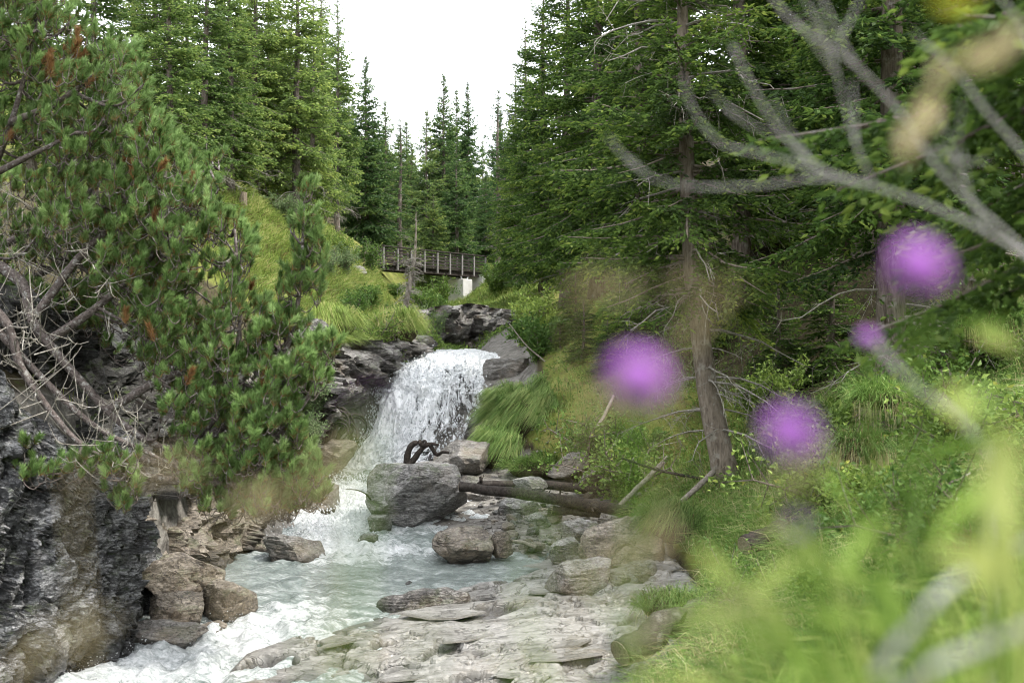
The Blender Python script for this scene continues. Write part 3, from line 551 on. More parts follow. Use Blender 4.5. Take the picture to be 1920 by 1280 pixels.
# small countable stones of the bar, all alike
r = np.random.default_rng(77); V, Tt = ICO[2]; sm = []
for k in range(6):
    Vv = np.sign(V)*np.abs(V)**0.8
    for c in range(9):
        nn = unit(r.normal(size=3)); ov = np.maximum(Vv@nn-r.uniform(0.55, 0.9), 0)[:, None]; Vv = Vv-ov*nn
    a = Acc(); a.add(Vv*np.array([1, 0.8, 0.55]), Tt); sm.append([a.mesh('stone', M[m]) for m in ('palerock', 'boulder', 'brownrock')])
cnt = 0
while cnt < 72:
    px, y = r.uniform(930, 1230), r.uniform(18.2, 23.5); x = (px-960)*y/F
    z = T(x, y)[0]
    if z < wl(y)+0.0 or T0(x, y)[0] > -3.3: continue
    o = bpy.data.objects.new('stone', sm[r.integers(6)][r.integers(3)]); COL.objects.link(o); s = r.uniform(0.06, 0.2)
    o.scale = (s, s, s); o.rotation_euler = (r.normal()*.3, r.normal()*.3, r.uniform(0, 6.28)); o.location = (x, y, z+s*0.25)
    tag(o, 'small loose stone on the gravel bar between the logs and the pool', 'stone', 'small stones of the gravel bar'); cnt += 1
a = Acc(); V, Tt = ICO[1]
for k in range(900):
    px, y = r.uniform(900, 1240), r.uniform(18, 26); x = (px-960)*y/F; z = T(x, y)[0]
    if z < wl(y)-0.02 or z > -2.2: continue
    s = r.uniform(0.02, 0.07); a.add(V*np.array([s, s, s*0.6])*(1+r.normal(size=(len(V), 1))*0.15)+np.array([x, y, z+s*0.2]), Tt)
tag(a.build('gravel', M['palerock']), 'fine pale gravel and chips between the boulders of the bar', 'gravel', kind='stuff')

# ------------------------------------------------------------------ river
xs = np.arange(-9.5, 2.0, 0.05); ys = np.arange(3.0, 29.2, 0.06); X, Y, Q = grid(xs, ys); z = wl(Y)
def blob(cx, cy, rx, ry): return np.exp(-(((X-cx)/rx)**2+((Y-cy)/ry)**2))
foam = 0.42+0.2*smooth(16.5, 12.5, Y)
rap = smooth(20.3, 21.6, Y)*smooth(26.5, 24.6, Y); foam = foam+0.75*rap
foam += 1.0*blob(-3.7, 20.6, 0.8, 1.0)+0.8*blob(-3.3, 19.2, 1.2, 0.8)+0.45*blob(-2.6, 18.6, 1.6, 0.8)+1.0*smooth(26.9, 28.3, Y)+0.8*blob(-4.1, 23, 0.8, 1.2)
foam += 0.6*blob(-5.0, 12.6, 1.2, 0.9)+0.5*blob(-3.9, 13.8, 0.8, 1.2)+0.35*blob(-3.2, 14.8, .6, 1.2)-0.35*blob(-0.6, 17.6, 1.6, 0.6)-0.2*blob(-2, 16.3, 1.6, .8)-0.4*blob(-5.0, 17.6, 0.6, 0.8)-0.3*blob(-4.2, 25.6, 1.0, 0.6)
P3 = np.stack([X*1.1, Y*0.8, X*0], -1)
wv = fbm(P3*2.2, 5, 0.6); z = z+wv*(0.035+0.11*np.clip(foam-0.25, 0, 1.1))
ridg = 1-np.abs(perlin(np.stack([X*1.7+Y*0.6, Y*2.4, X*0+4], -1))); z += ridg**3*0.10*np.clip(foam-0.1, 0, 1)
a = Acc(); a.add(np.stack([X, Y, z], 1), None, Q, np.clip(foam*0.75-0.05, -0.1, 1.3)); river = tag(a.build('river', M['water'], shade=True), kind='structure')
a = Acc(); xs2 = np.arange(-5, .6, 0.12); ys2 = np.arange(37.7, 48, 0.15); X, Y, Q = grid(xs2, ys2)
a.add(np.stack([X, Y, -0.47+fbm(np.stack([X*2, Y*2, X*0], -1), 3)*0.05+0.01*(Y-37.7)], 1), None, Q, 1.0); tag(a.build('upper_river', M['water'], shade=True), kind='structure')

# ------------------------------------------------------------------ waterfall
rows = [  # (left px,py,dist) (right px,py,dist): a gentle upper chute, then the steep drop
 ((802, 661, 38), (958, 661, 38)), ((782, 667, 35.5), (946, 668, 35.5)), ((752, 682, 33.2), (926, 683, 33.4)), ((728, 702, 31.7), (914, 703, 32.4)), ((720, 728, 31.1), (914, 728, 31.8)), ((716, 748, 30.8), (916, 742, 31.0)),
 ((706, 795, 30.2), (908, 790, 30.3)), ((682, 838, 29.3), (892, 832, 29.6)), ((648, 870, 28.5), (880, 868, 28.9)), ((622, 893, 27.8), (870, 893, 28.2))]
Lc = catmull([W(*l) for l, _ in rows], 230); Rc = catmull([W(*q) for _, q in rows], 230)
def fall_sheet(nu, ext=0.0, back=0.0):
    u = np.linspace(-ext, 1+ext, nu); G = Lc[:, None]*(1-u)[None, :, None]+Rc[:, None]*u[None, :, None]
    U = np.broadcast_to(u[None], G.shape[:2]); Vv = np.broadcast_to(np.linspace(0, 1, 230)[:, None], G.shape[:2])
    G = G+np.array([0, 1.0, -0.15])*back; return G, U, Vv
def sheet_faces(nr, nc):
    i = (np.arange(nr-1)[:, None]*nc+np.arange(nc-1)[None]).ravel(); return np.stack([i, i+1, i+nc+1, i+nc], 1)
G, U, Vv = fall_sheet(170)
main = np.exp(-((U-0.33)/0.3)**2)
bul = 0.45*np.sin(np.clip((Vv-0.15)/0.75, 0, 1)*math.pi)*main-0.25*np.exp(-((U-0.9)/0.12)**2)
step = 0.30*smooth(0.30, 0.36, Vv)*smooth(0.62, 0.45, Vv)*smooth(0.45, 0.6, U)      # a shelf under the right half
P3 = np.stack([G[..., 0]*2.2, G[..., 1]*0.9, G[..., 2]*0.9], -1)
cl = fbm(P3, 5, 0.6); rd = (1-np.abs(perlin(P3*np.array([2.2, 1, 1.1])+5)))**2
big = fbm(np.stack([U*3.2, Vv*4.5, U*0+2], -1), 3, .6); strand = 1-np.abs(perlin(np.stack([U*15+big, Vv*3.2, U*0+8], -1))); fallz = smooth(.2, .4, Vv)
d = bul+step+big*0.26*smooth(0, .2, Vv)+cl*0.12*(0.4+main)+rd*0.14*(0.4+0.6*main)+fbm(P3*4, 4, .6)*0.07+strand**2*.12*fallz
Gd = G+d[..., None]*np.array([0.05, -0.8, 0.45])
thin = 0.05+0.45*smooth(0.42, 0.85, U)*smooth(0.3, 0.42, Vv)+0.25*smooth(0.55, 0.75, Vv)*smooth(0.95, 0.85, Vv)*smooth(0.15, 0.5, U)+0.5*np.exp(-(np.minimum(U, 1-U)/0.035)**2)-0.45*smooth(0.84, 0.97, Vv)-0.5*smooth(0.3, 0.2, Vv)-0.5*smooth(.5, .2, U)*smooth(.3, .6, Vv)
a = Acc(); a.add(Gd.reshape(-1, 3), None, sheet_faces(230, 170), thin.ravel()); fall = tag(a.build('waterfall', M['falls'], shade=True), kind='structure')
fa = fall.data.attributes.new('flow', 'FLOAT_VECTOR', 'POINT'); fa.data.foreach_set('vector', np.stack([U*3.3+big*.25, Vv*5.5, cl*.3], -1).astype(np.float32).ravel())
G2, U2, V2 = fall_sheet(120, 0.16, 0.5)
h, e, _ = facets(np.stack([U2.ravel()*3.4, G2[..., 2].ravel()], 1), (0.7, 0.35), 61, 0.6, 0.7); G2 = G2-np.array([0, 1, -0.1])*(h.reshape(U2.shape)*0.14)[..., None]
a = Acc(); a.add(G2.reshape(-1, 3), None, sheet_faces(230, 120)); tag(a.build('waterfall_rock_bed', M['fallbed']), kind='structure')
# spray: flying drops and clots of white water over the falls and the rapid
def drops(acc, C, S):
    O = np.array([[1, 0, 0], [-1, 0, 0], [0, 1, 0], [0, -1, 0], [0, 0, 1], [0, 0, -1]], float)
    Tt = np.array([[0, 2, 4], [2, 1, 4], [1, 3, 4], [3, 0, 4], [2, 0, 5], [1, 2, 5], [3, 1, 5], [0, 3, 5]])
    V = C[:, None]+O[None]*(S[:, None, None]*(0.6+0.8*rng.random((len(C), 6, 1)))*np.array([1, 1, 1.4])); b = np.arange(len(C))[:, None, None]*6
    acc.add(V.reshape(-1, 3), (b+Tt[None]).reshape(-1, 3))
a = Acc(); n0 = 3600; uu = rng.random(n0)**0.9; vv = 0.12+0.85*rng.random(n0)
ui = (uu*169).astype(int); vi = (vv*229).astype(int); C = Gd[vi, ui]+rng.normal(size=(n0, 3))*np.array([0.07, 0.1, 0.08])+np.array([0, -1, 0.3])*np.abs(rng.normal(size=(n0, 1)))*0.12
drops(a, C, rng.uniform(0.008, 0.03, n0)*(1+1.2*(rng.random(n0) < .08)))
n0 = 1100; vv = 0.2+0.72*rng.random(n0); vi = (vv*229).astype(int); C = Gd[vi, 2]+np.abs(rng.normal(size=(n0, 1)))*np.array([-0.16, -0.1, 0.05])+rng.normal(size=(n0, 3))*0.06
drops(a, C, rng.uniform(0.008, 0.022, n0))
n0 = 1500; yy = rng.uniform(19.2, 26, n0); xx = np.interp(yy, [19.2, 21, 22.5, 25, 26], [-3.8, -3.9, -3.9, -4.1, -4.2])+rng.normal(size=n0)*0.45
C = np.stack([xx, yy, wl(yy)+0.1+np.abs(rng.normal(size=n0))*0.11], 1); drops(a, C, rng.uniform(0.006, 0.02, n0))
n0 = 500; yy = rng.uniform(11.8, 14.5, n0); xx = np.interp(yy, [11.8, 13, 14.5], [-5.6, -5.1, -3.8])+rng.normal(size=n0)*0.3
C = np.stack([xx, yy, wl(yy)+0.05+np.abs(rng.normal(size=n0))*0.06], 1); drops(a, C, rng.uniform(0.003, 0.008, n0))
tag(a.build('spray', M['spray']), 'white spray drops flying over the falls and rapids', 'spray', kind='stuff')

# ------------------------------------------------------------------ footbridge
A_, B_ = np.array([-8.85, 64.0]), np.array([-2.5, 72.0]); dv = unit(B_-A_); nv_ = np.array([dv[1], -dv[0]])   # nv_ points to the camera side
Lb = np.linalg.norm(B_-A_); zr = 6.06; zd = zr-1.12
AX = np.array([[dv[0], dv[1], 0], [nv_[0], nv_[1], 0], [0, 0, 1.0]])
def bp(s, side, z): p = A_+dv*s+nv_*side; return np.array([p[0], p[1], z])
br = thing('footbridge', 'dark wooden footbridge with plank railings crossing the gorge above the falls', 'footbridge', bp(Lb/2, 0, zd))
for k in range(52):
    a = Acc(); box(a, bp(0.1+k*Lb/52, 0, zd), AX, (Lb/52*0.47, 0.72, 0.03)); a.build('deck_plank', M['bridgewood'], br)
for sd in (-0.5, 0.5):
    a = Acc(); box(a, bp(Lb/2, sd, zd-0.2), AX, (Lb/2+0.15, 0.08, 0.165), bev=0.01); a.build('beam', M['bridgewood'], br)
for sd in (0.8, -0.8):
    for k in range(9):
        a = Acc(); box(a, bp(0.05+k*(Lb-0.1)/8, sd, zd+0.4), AX, (0.055, 0.05, 0.72), bev=0.01); a.build('post', M['postwood'], br)
    for k, zz in enumerate((0.12, 0.33, 0.54, 0.75, 0.95)):
        a = Acc(); box(a, bp(Lb/2, sd-math.copysign(0.08, sd), zd+zz), AX, (Lb/2, 0.022, 0.042)); a.build('rail', M['bridgewood'], br)
    a = Acc(); box(a, bp(Lb/2, sd, zr+0.04), AX, (Lb/2+0.2, 0.09, 0.035), bev=0.008); a.build('handrail', M['bridgewood'], br)
sp = Lb-2.0
a = Acc(); box(a, bp(sp, 0.1, 3.25), AX, (0.5, 0.72, 1.12), bev=0.04); a.build('pier', M['concrete'], br)
a = Acc(); box(a, bp(Lb+0.05, 0, 4.15), AX, (0.55, 0.85, 0.62), bev=0.03); a.build('abutment', M['concrete'], br)
a = Acc(); box(a, bp(sp+0.62, -0.2, 2.6), AX, (0.14, 0.4, 0.75), bev=0.02); a.build('footing', M['concrete'], br)
for sd in (0.5, -0.5):
    for e in (-0.42, 0.42):
        a = Acc(); tube(a, [bp(sp+e*0.55, sd, 4.35), bp(sp+e, sd, zd-0.33)], 0.05, 6); a.build('brace', M['steel'], br)

# ------------------------------------------------------------------ logs, poles and driftwood
def log(label, pts, r0, r1, mat, name='log', sides=12, stubs=0, cut=True, seed=0, group=None, cat='log'):
    P = catmull([W(*p) for p in pts], 26); t = np.linspace(0, 1, 26)
    P = P+np.stack([perlin(np.c_[t*4, t*0+k*5+seed, t*0]) for k in range(3)], 1)*r0*0.35
    root = thing(name, label, cat, P[0], group); a = Acc(); rad = r0+(r1-r0)*t
    tube(a, P, rad, sides, rough=0.05); a.build('trunk', mat, root, shade=True)
    if cut:
        d = unit(P[0]-P[1]); a = Acc(); tube(a, [P[0]-d*0.01, P[0]+d*0.012], [r0*0.93, r0*0.9], sides); a.build('cut_end', M['cutwood'], root)
    rr = np.random.default_rng(seed+5)
    for k in range(stubs):
        i = rr.integers(4, 23); d = unit(rr.normal(size=3)+np.array([0, -0.5, 0.1])); a = Acc()
        l = rr.uniform(1.5, 4)*r0; tube(a, [P[i], P[i]+d*l*0.6, P[i]+d*l+np.array([0, 0, l*0.2])], [r0*0.28, r0*0.2, r0*0.08], 6); a.build('branch_stub', mat, root)
    return root
log('long dark log resting on the rounded boulder, its cut end towards the huge boulder', [(862, 912, 20.9), (950, 923, 20.7), (1060, 938, 20.5), (1185, 962, 20.3)], 0.10, 0.125, M['darkwood'], stubs=3, seed=1)
log('dark log lying behind the long dark log, running into the slope', [(900, 908, 22.6), (1010, 909, 22.6), (1100, 916, 22.6), (1200, 930, 22.4)], 0.085, 0.12, M['darkwood'], stubs=4, seed=2)
log('short dark log half hidden under the long dark log', [(1036, 955, 20.6), (1080, 958, 20.6), (1125, 962, 20.6)], 0.09, 0.1, M['darkwood'], seed=3)
log('thick bark-covered log with a sawn end lying at the edge of the bedrock', [(1163, 1224, 11.55), (1240, 1183, 11.9), (1300, 1153, 12.3), (1390, 1112, 12.9)], 0.17, 0.19, M['mossylog'], stubs=4, seed=4)
log('round log with a dark cut end sticking out of the bank grass', [(1396, 1022, 12.9), (1450, 1000, 13.1), (1540, 958, 13.5)], 0.13, 0.135, M['darkwood'], stubs=1, seed=5)
log('pale thin pole leaning on the bank below the leaning spruce', [(1268, 948, 18.0), (1300, 920, 18.2), (1338, 884, 18.6)], 0.045, 0.055, M['greylog'], 'pole', 8, seed=6, cat='pole')
log('brown pole propped on the slope above the dark logs', [(1160, 950, 20.4), (1205, 905, 20.8), (1252, 858, 21.3)], 0.05, 0.055, M['greylog'], 'pole', 8, 2, seed=7, cat='pole')
log('thin dark branch lying across the brown pole', [(1165, 858, 20.6), (1230, 880, 20.4), (1312, 897, 19.8)], 0.022, 0.032, M['darkwood'], 'fallen_branch', 7, 3, False, seed=8, cat='branch')
log('pale slanting stick below the purple bloom on the right slope', [(1120, 800, 23), (1135, 775, 23.2), (1150, 742, 23.6)], 0.035, 0.04, M['greylog'], 'stick', 7, seed=9, cat='stick')
log('slim dead sapling fallen across the shrubs right of the falls', [(955, 607, 30.5), (985, 645, 30.2), (1015, 672, 30), (1052, 700, 29.8)], 0.018, 0.03, M['greylog'], 'fallen_sapling', 7, 6, False, seed=10, cat='dead tree')
log('charred stub of driftwood behind the end of the long log', [(897, 908, 22.3), (902, 902, 22.2), (900, 893, 22.2)], 0.05, 0.03, M['darkwood'], 'driftwood_stub', 8, 2, False, seed=11, cat='driftwood')
log('weathered brown plank of driftwood at the pool edge stones', [(962, 1014, 18.6), (985, 1018, 18.5), (1005, 1026, 18.4)], 0.035, 0.04, M['greylog'], 'driftwood', 8, 0, seed=12, cat='driftwood')
# forked driftwood on the huge boulder
root = thing('forked_driftwood', 'dark forked driftwood arching over the top of the huge boulder', 'driftwood', W(762, 872, 21.9))
for pts, r0, r1 in (([(762, 875, 21.9), (764, 852, 21.9), (772, 834, 21.9), (786, 829, 21.9), (792, 835, 21.9), (804, 833, 21.8)], .075, .055), ([(766, 872, 21.9), (778, 858, 21.9), (792, 840, 21.9), (808, 832, 21.8), (822, 834, 21.7)], .085, .025),
                    ([(806, 833, 21.8), (812, 843, 21.8), (820, 852, 21.8), (830, 847, 21.7), (842, 848, 21.7)], .05, .03), ([(790, 832, 21.9), (796, 826, 21.9), (800, 830, 21.8)], .035, .02)):
    P = catmull([W(*p) for p in pts], 18); a = Acc(); tube(a, P, np.linspace(r0, r1, 18), 9, rough=0.07); a.build('branch', M['darkwood'], root, shade=True)
# curled roots left of the falls
root = thing('curled_roots', 'tangle of curled black roots hanging left of the falls', 'roots', W(625, 840, 26))
rr = np.random.default_rng(9)
for k in range(13):
    cx, cy = 655+rr.normal()*9, 800+rr.normal()*10; r0 = rr.uniform(14, 30); a0 = rr.uniform(2.2, 3.4); sw = rr.uniform(2.6, 4.6)
    th = a0-np.linspace(0, sw, 14); dd = 26+rr.normal()*0.3+np.linspace(0, 0.5, 14)*rr.normal()
    pts = [(620+rr.normal()*5, 842, 26.1)]+[(cx+r0*math.cos(t)*1.0-10, cy-r0*math.sin(t), d) for t, d in zip(th, dd)]
    a = Acc(); P = catmull([W(*p) for p in pts], 40); tube(a, P, np.linspace(0.05, 0.02, 40)*rr.uniform(.7, 1.2), 6); a.build('root', M['darkwood'], root, shade=True)
root = thing('bent_twig', 'bent bare twig reaching over the rapid left of the huge boulder', 'twig', W(695, 940, 21.3))
a = Acc(); tube(a, catmull([W(*p) for p in ((697, 938, 21.3), (685, 925, 21.2), (668, 918, 21.1), (648, 917, 21))], 16), np.linspace(.022, .008, 16), 6); a.build('twig', M['darkwood'], root)

# ------------------------------------------------------------------ spruces
def spruce_meshes(seed, H, Rr, t0, shl, shw, secsp, dz=0.32, nb=5, droop=0.3, dens=1.0, dead=0.0, cross=True, prof=0.8, rtrunk=None, gap=0.0, bend=None, lumps=0.35, barky='bark', trunkrough=0.03, deadtop=0.0, deadr=1.0):
    g = np.random.default_rng(seed); tr = Acc(); br_ = Acc(); cr = Acc(); dd_ = Acc(); rt = rtrunk or H*0.012+0.05
    nP = 22; tt = np.linspace(0, 1, nP); ax = np.stack([perlin(np.c_[tt*2, tt*0+seed, tt*0])*0.012*H, perlin(np.c_[tt*2, tt*0+seed+9, tt*0])*0.012*H, tt*H], 1); ax[:, :2] -= ax[0, :2]
    if bend is not None: ax[:, 0] += np.interp(tt, bend[0], bend[1]); ax[:, 1] += 0
    tube(tr, ax, rt*(1-tt)**0.85*(1+0.5*np.exp(-tt*H/0.4))+0.012, 10, rough=trunkrough)
    def axis(z): return np.array([np.interp(z, ax[:, 2], ax[:, 0]), np.interp(z, ax[:, 2], ax[:, 1]), z])
    z = t0*H
    while z < H*0.985:
        t = z/H; prg = (z-t0*H)/(H-t0*H)
        for k in range(g.integers(max(nb-1, 2), nb+2)):
            if g.random() < gap*(1-t): continue
            L = Rr*min(1.0, (prg*6+0.55))*((1-t)/(1-t0))**prof*g.uniform(0.6, 1.15)+0.06; a0 = g.uniform(0, 6.283); zz = z+g.uniform(-.5, .5)*dz
            p0 = axis(min(zz, H*0.99)); e = -0.25+1.05*t**1.6+g.normal()*0.12; s = np.linspace(0, 1, 8); dr = droop*(1-t)*g.uniform(.6, 1.4)
            out = np.array([math.cos(a0), math.sin(a0), 0]); lat = np.array([-out[1], out[0], 0])
            zc = math.sin(e)*s-dr*s*s+0.55*dr*s**4
            C = p0+out*(L*math.cos(e)*s)[:, None]+lat*(g.normal()*0.06*L*s*s)[:, None]+np.array([0, 0, 1])*(L*zc)[:, None]
            tube(br_, C[[0, 3, 5, 7]], np.array([0.022, 0.016, 0.011, 0.004])*(0.5+L/2.5), 4, cap=False)
            nsec = max(3, int(L/secsp)); si = np.clip(np.linspace(0.14, 1, nsec)+g.normal(size=nsec)*0.02, 0.05, 1); si = np.concatenate([si, si]); sgn = np.r_[np.ones(nsec), -np.ones(nsec)]
            ci = si*7; i0 = np.minimum(ci.astype(int), 6); f = (ci-i0)[:, None]; base = C[i0]*(1-f)+C[i0+1]*f; tan = unit(C[i0+1]-C[i0])
            l2 = (0.10*min(1, .3+(1-t)*3)+0.42*L*(1-si)**0.7*smooth(0.05, 0.3, si))*g.uniform(.55, 1.15, len(si)); l2 = np.minimum(l2, 0.95)
            lt = unit(np.cross(tan, np.array([0, 0, 1.0])))*sgn[:, None]
            d2 = unit(tan*0.75+lt*0.8+np.array([0, 0, -0.12])+g.normal(size=(len(si), 3))*0.15); hang = (0.25+0.45*g.random(len(si)))*(1-0.6*t)
            keep = g.random(len(si)) < dens; base, tan, l2, d2, hang = base[keep], tan[keep], l2[keep], d2[keep], hang[keep]
            if len(base) == 0: continue
            nsh = np.maximum(2, (l2/(shl*0.42*min(1.0, .38+(1-t)*2.2))).astype(int)); idx = np.repeat(np.arange(len(base)), nsh); fr = (np.arange(len(idx))-np.repeat(np.cumsum(nsh)-nsh, nsh)+0.6)/np.repeat(nsh, nsh)
            P = base[idx]+d2[idx]*(l2[idx]*fr)[:, None]+np.array([0, 0, -1])*(hang[idx]*l2[idx]*fr*fr)[:, None]
            sd = np.where(np.arange(len(idx)) % 2 == 0, 1, -1)[:, None]; lat2 = unit(np.cross(d2[idx], np.array([0, 0, 1.0])))
            D = d2[idx]*0.8+lat2*sd*0.65+np.array([0, 0, -0.35])*hang[idx][:, None]+g.normal(size=(len(idx), 3))*0.28
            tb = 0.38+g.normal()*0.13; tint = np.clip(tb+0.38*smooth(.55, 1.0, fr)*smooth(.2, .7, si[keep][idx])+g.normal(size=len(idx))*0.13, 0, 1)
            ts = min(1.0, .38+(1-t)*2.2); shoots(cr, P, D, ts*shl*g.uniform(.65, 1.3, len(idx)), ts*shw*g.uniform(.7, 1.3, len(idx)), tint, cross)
        z += dz*g.uniform(.75, 1.25)
    # dead lower branches
    nd = int(dead)
    for k in range(nd):
        zz = H*g.uniform(0.05, max(t0*1.15, 0.12, deadtop)); p0 = axis(zz); a0 = g.uniform(0, 6.283); out = np.array([math.cos(a0), math.sin(a0), 0]); L = Rr*g.uniform(.25, .8)
        s = np.linspace(0, 1, 6)[:, None]; C = p0+out*L*s+np.array([0, 0, 1])*(L*(0.08*s-0.35*s*s))+g.normal(size=(6, 3))*0.03*L*s
        tube(dd_, C, np.linspace(0.02, 0.005, 6)*(0.6+L/2)*deadr, 4, cap=False)
        for j in range(g.integers(4, 11)):
            q = C[g.integers(1, 6)]; d = unit(out*0.6+g.normal(size=3)*np.array([.7, .7, .5])+np.array([0, 0, -.25])); l = L*g.uniform(.12, .4)
            C2 = np.stack([q, q+d*l*.5+g.normal(size=3)*.04, q+d*l+np.array([0, 0, -l*.3])+g.normal(size=3)*.05]); tube(dd_, C2, np.array([.008, .006, .003])*deadr, 3, cap=False)
            for jj in range(2):
                d3 = unit(d+g.normal(size=3)*.7); tube(dd_, [C2[1], C2[1]+d3*l*.45], np.array([.005, .002])*deadr, 3, cap=False)
    return tr, br_, cr, dd_
class Spruce:
    def __init__(s, key, mat, bark='bark', deadmat='deadtwig', **kw):
        tr, b, c, d = spruce_meshes(**kw); s.H = kw['H']
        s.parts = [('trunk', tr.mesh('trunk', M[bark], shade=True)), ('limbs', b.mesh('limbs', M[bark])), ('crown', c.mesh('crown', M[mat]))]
        if d.n: s.parts.append(('dead_branches', d.mesh('dead_branches', M[deadmat])))
    def place(s, label, px, y, top=None, H=None, rot=None, wide=1.0, group=None, dzb=-0.1, name='spruce_tree', x=None):
        x = (px-960)*y/F if x is None else x; zb = T(x, y)[0]+dzb
        if H is None: H = (640-top)*y/F-zb
        k = H/s.H; o = thing(name, label, 'spruce tree', (x, y, zb), group); o.scale = (k*wide, k*wide, k); o.rotation_euler = (0, 0, random.uniform(0, 6.28) if rot is None else rot)
        for nm, me in s.parts:
            c = bpy.data.objects.new(nm, me); COL.objects.link(c); c.parent = o if nm in ('trunk', 'crown') else tk
            if nm == 'trunk': tk = c
        return o
SL1 = Spruce('l1', 'spruce_left', seed=101, H=16, Rr=2.9, t0=0.10, shl=0.24, shw=0.085, secsp=0.17, dz=0.30, nb=6, droop=0.45, dead=14, lumps=.4, gap=.15)
SL2 = Spruce('l2', 'spruce_left', seed=102, H=15, Rr=2.6, t0=0.16, shl=0.24, shw=0.085, secsp=0.17, dz=0.31, nb=6, droop=0.35, dead=16, gap=.25)
SM1 = Spruce('m1', 'spruce_mid', seed=103, H=16, Rr=4.1, t0=0.06, prof=1.0, shl=0.30, shw=0.11, secsp=0.2, dz=0.31, nb=6, droop=0.3, cross=True)
SM2 = Spruce('m2', 'spruce_mid', seed=104, H=14, Rr=3.5, t0=0.12, prof=1.0, shl=0.30, shw=0.11, secsp=0.2, dz=0.32, nb=6, droop=0.4, gap=.2)
SM3 = Spruce('m3', 'spruce_mid', seed=105, H=13, Rr=2.0, t0=0.25, prof=.9, shl=0.26, shw=0.09, secsp=0.24, dz=0.36, nb=5, droop=0.5, gap=.35, dens=.8, dead=22)
SR1 = Spruce('r1', 'spruce_right', seed=106, H=17, Rr=3.1, t0=0.08, shl=0.19, shw=0.065, secsp=0.14, dz=0.32, nb=6, droop=0.35, dead=7)
SR2 = Spruce('r2', 'spruce_right', seed=107, H=16, Rr=2.8, t0=0.14, shl=0.19, shw=0.065, secsp=0.14, dz=0.32, nb=6, droop=0.45, dead=8, gap=.12)
SR3 = Spruce('r3', 'spruce_right', seed=108, H=5, Rr=1.5, t0=0.03, shl=0.14, shw=0.05, secsp=0.12, dz=0.24, nb=6, droop=0.3)
gl, gm, gr = 'spruces on the left slope', 'spruces beyond the footbridge', 'spruces on the right slope'
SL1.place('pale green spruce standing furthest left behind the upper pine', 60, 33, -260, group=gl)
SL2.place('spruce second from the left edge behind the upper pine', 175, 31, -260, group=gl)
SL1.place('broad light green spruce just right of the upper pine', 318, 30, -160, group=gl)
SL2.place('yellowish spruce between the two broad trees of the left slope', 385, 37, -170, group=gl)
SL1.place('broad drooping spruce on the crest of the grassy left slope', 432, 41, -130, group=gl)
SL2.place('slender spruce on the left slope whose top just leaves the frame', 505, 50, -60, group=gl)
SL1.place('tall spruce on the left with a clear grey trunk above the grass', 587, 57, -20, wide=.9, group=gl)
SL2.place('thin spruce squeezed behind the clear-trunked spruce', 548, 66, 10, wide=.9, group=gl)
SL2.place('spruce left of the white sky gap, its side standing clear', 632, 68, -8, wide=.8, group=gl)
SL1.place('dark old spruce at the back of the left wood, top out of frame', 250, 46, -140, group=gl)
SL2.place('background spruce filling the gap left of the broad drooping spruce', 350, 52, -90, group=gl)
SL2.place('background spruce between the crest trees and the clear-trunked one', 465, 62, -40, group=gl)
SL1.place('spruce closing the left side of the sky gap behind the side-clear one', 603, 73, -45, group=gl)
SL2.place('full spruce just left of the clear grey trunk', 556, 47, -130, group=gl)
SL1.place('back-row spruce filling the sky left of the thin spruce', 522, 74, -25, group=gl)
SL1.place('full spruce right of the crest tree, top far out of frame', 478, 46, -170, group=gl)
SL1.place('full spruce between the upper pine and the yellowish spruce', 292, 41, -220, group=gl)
SL2.place('back-row spruce high behind the broad drooping spruce', 418, 64, -70, group=gl)
SM1.place('conical spruce with a pointed top at the left of the sky gap', 687, 80, 103, wide=.85, group=gm)
SM2.place('narrow spruce tucked right of the conical one', 722, 88, 186, wide=.8, group=gm)
SM3.place('short spruce with a visible trunk and ragged top above the left rail', 750, 86, 220, wide=1.2, group=gm)
SM2.place('small pointed spruce left of the central pair', 800, 96, 205, wide=.85, group=gm)
SM1.place('tallest pointed spruce in the middle of the valley', 832, 98, 138, wide=.85, group=gm)
SM2.place('left twin of the pair of spires right of the tallest one', 856, 106, 165, wide=.7, group=gm)
SM1.place('right twin of the pair of spires beside the tallest one', 876, 102, 152, wide=.75, group=gm)
SM2.place('bright green young spruce above the middle of the bridge', 856, 84, 255, wide=.95, group=gm)
SM2.place('low spruce filling the dip at the foot of the sky gap', 905, 112, 262, wide=.9, group=gm)
SM1.place('bushy spruce behind the left half of the bridge', 772, 108, 268, wide=1.0, group=gm)
SM2.place('spruce behind the left end of the bridge, half hidden', 705, 98, 285, wide=1.0, group=gm)
SM1.place('dark spruce behind the right end of the bridge', 912, 92, 318, wide=1.0, group=gm)
SM2.place('small spruce straight behind the bridge railing', 812, 80, 345, wide=1.1, group=gm)
SM1.place('spruce at the back left of the valley above the grassy bank', 655, 104, 200, wide=1.0, group=gm)
SM3.place('sparse spruce with a bare trunk standing right of the bridge', 934, 77, 166, wide=1.15, group=gm)
SM3.place('bare-stemmed spruce just behind the sparse one', 966, 80, 235, wide=1.1, group=gm)
r = np.random.default_rng(31)
for k in range(34):
    y = r.uniform(118, 190); px = r.uniform(560, 1010); (SM1, SM2)[k % 2].place('distant spruce in the wood closing the valley behind the bridge', px, y, H=r.uniform(12, 17), wide=1.1, group='far spruces closing the valley')
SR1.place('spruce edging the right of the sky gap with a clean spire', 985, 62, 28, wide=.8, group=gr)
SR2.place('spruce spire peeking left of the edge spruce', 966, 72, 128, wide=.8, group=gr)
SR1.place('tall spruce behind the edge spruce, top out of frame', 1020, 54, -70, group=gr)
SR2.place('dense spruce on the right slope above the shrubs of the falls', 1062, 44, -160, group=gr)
SR1.place('heavy spruce left of the leaning near spruce', 1120, 36, -320, group=gr)
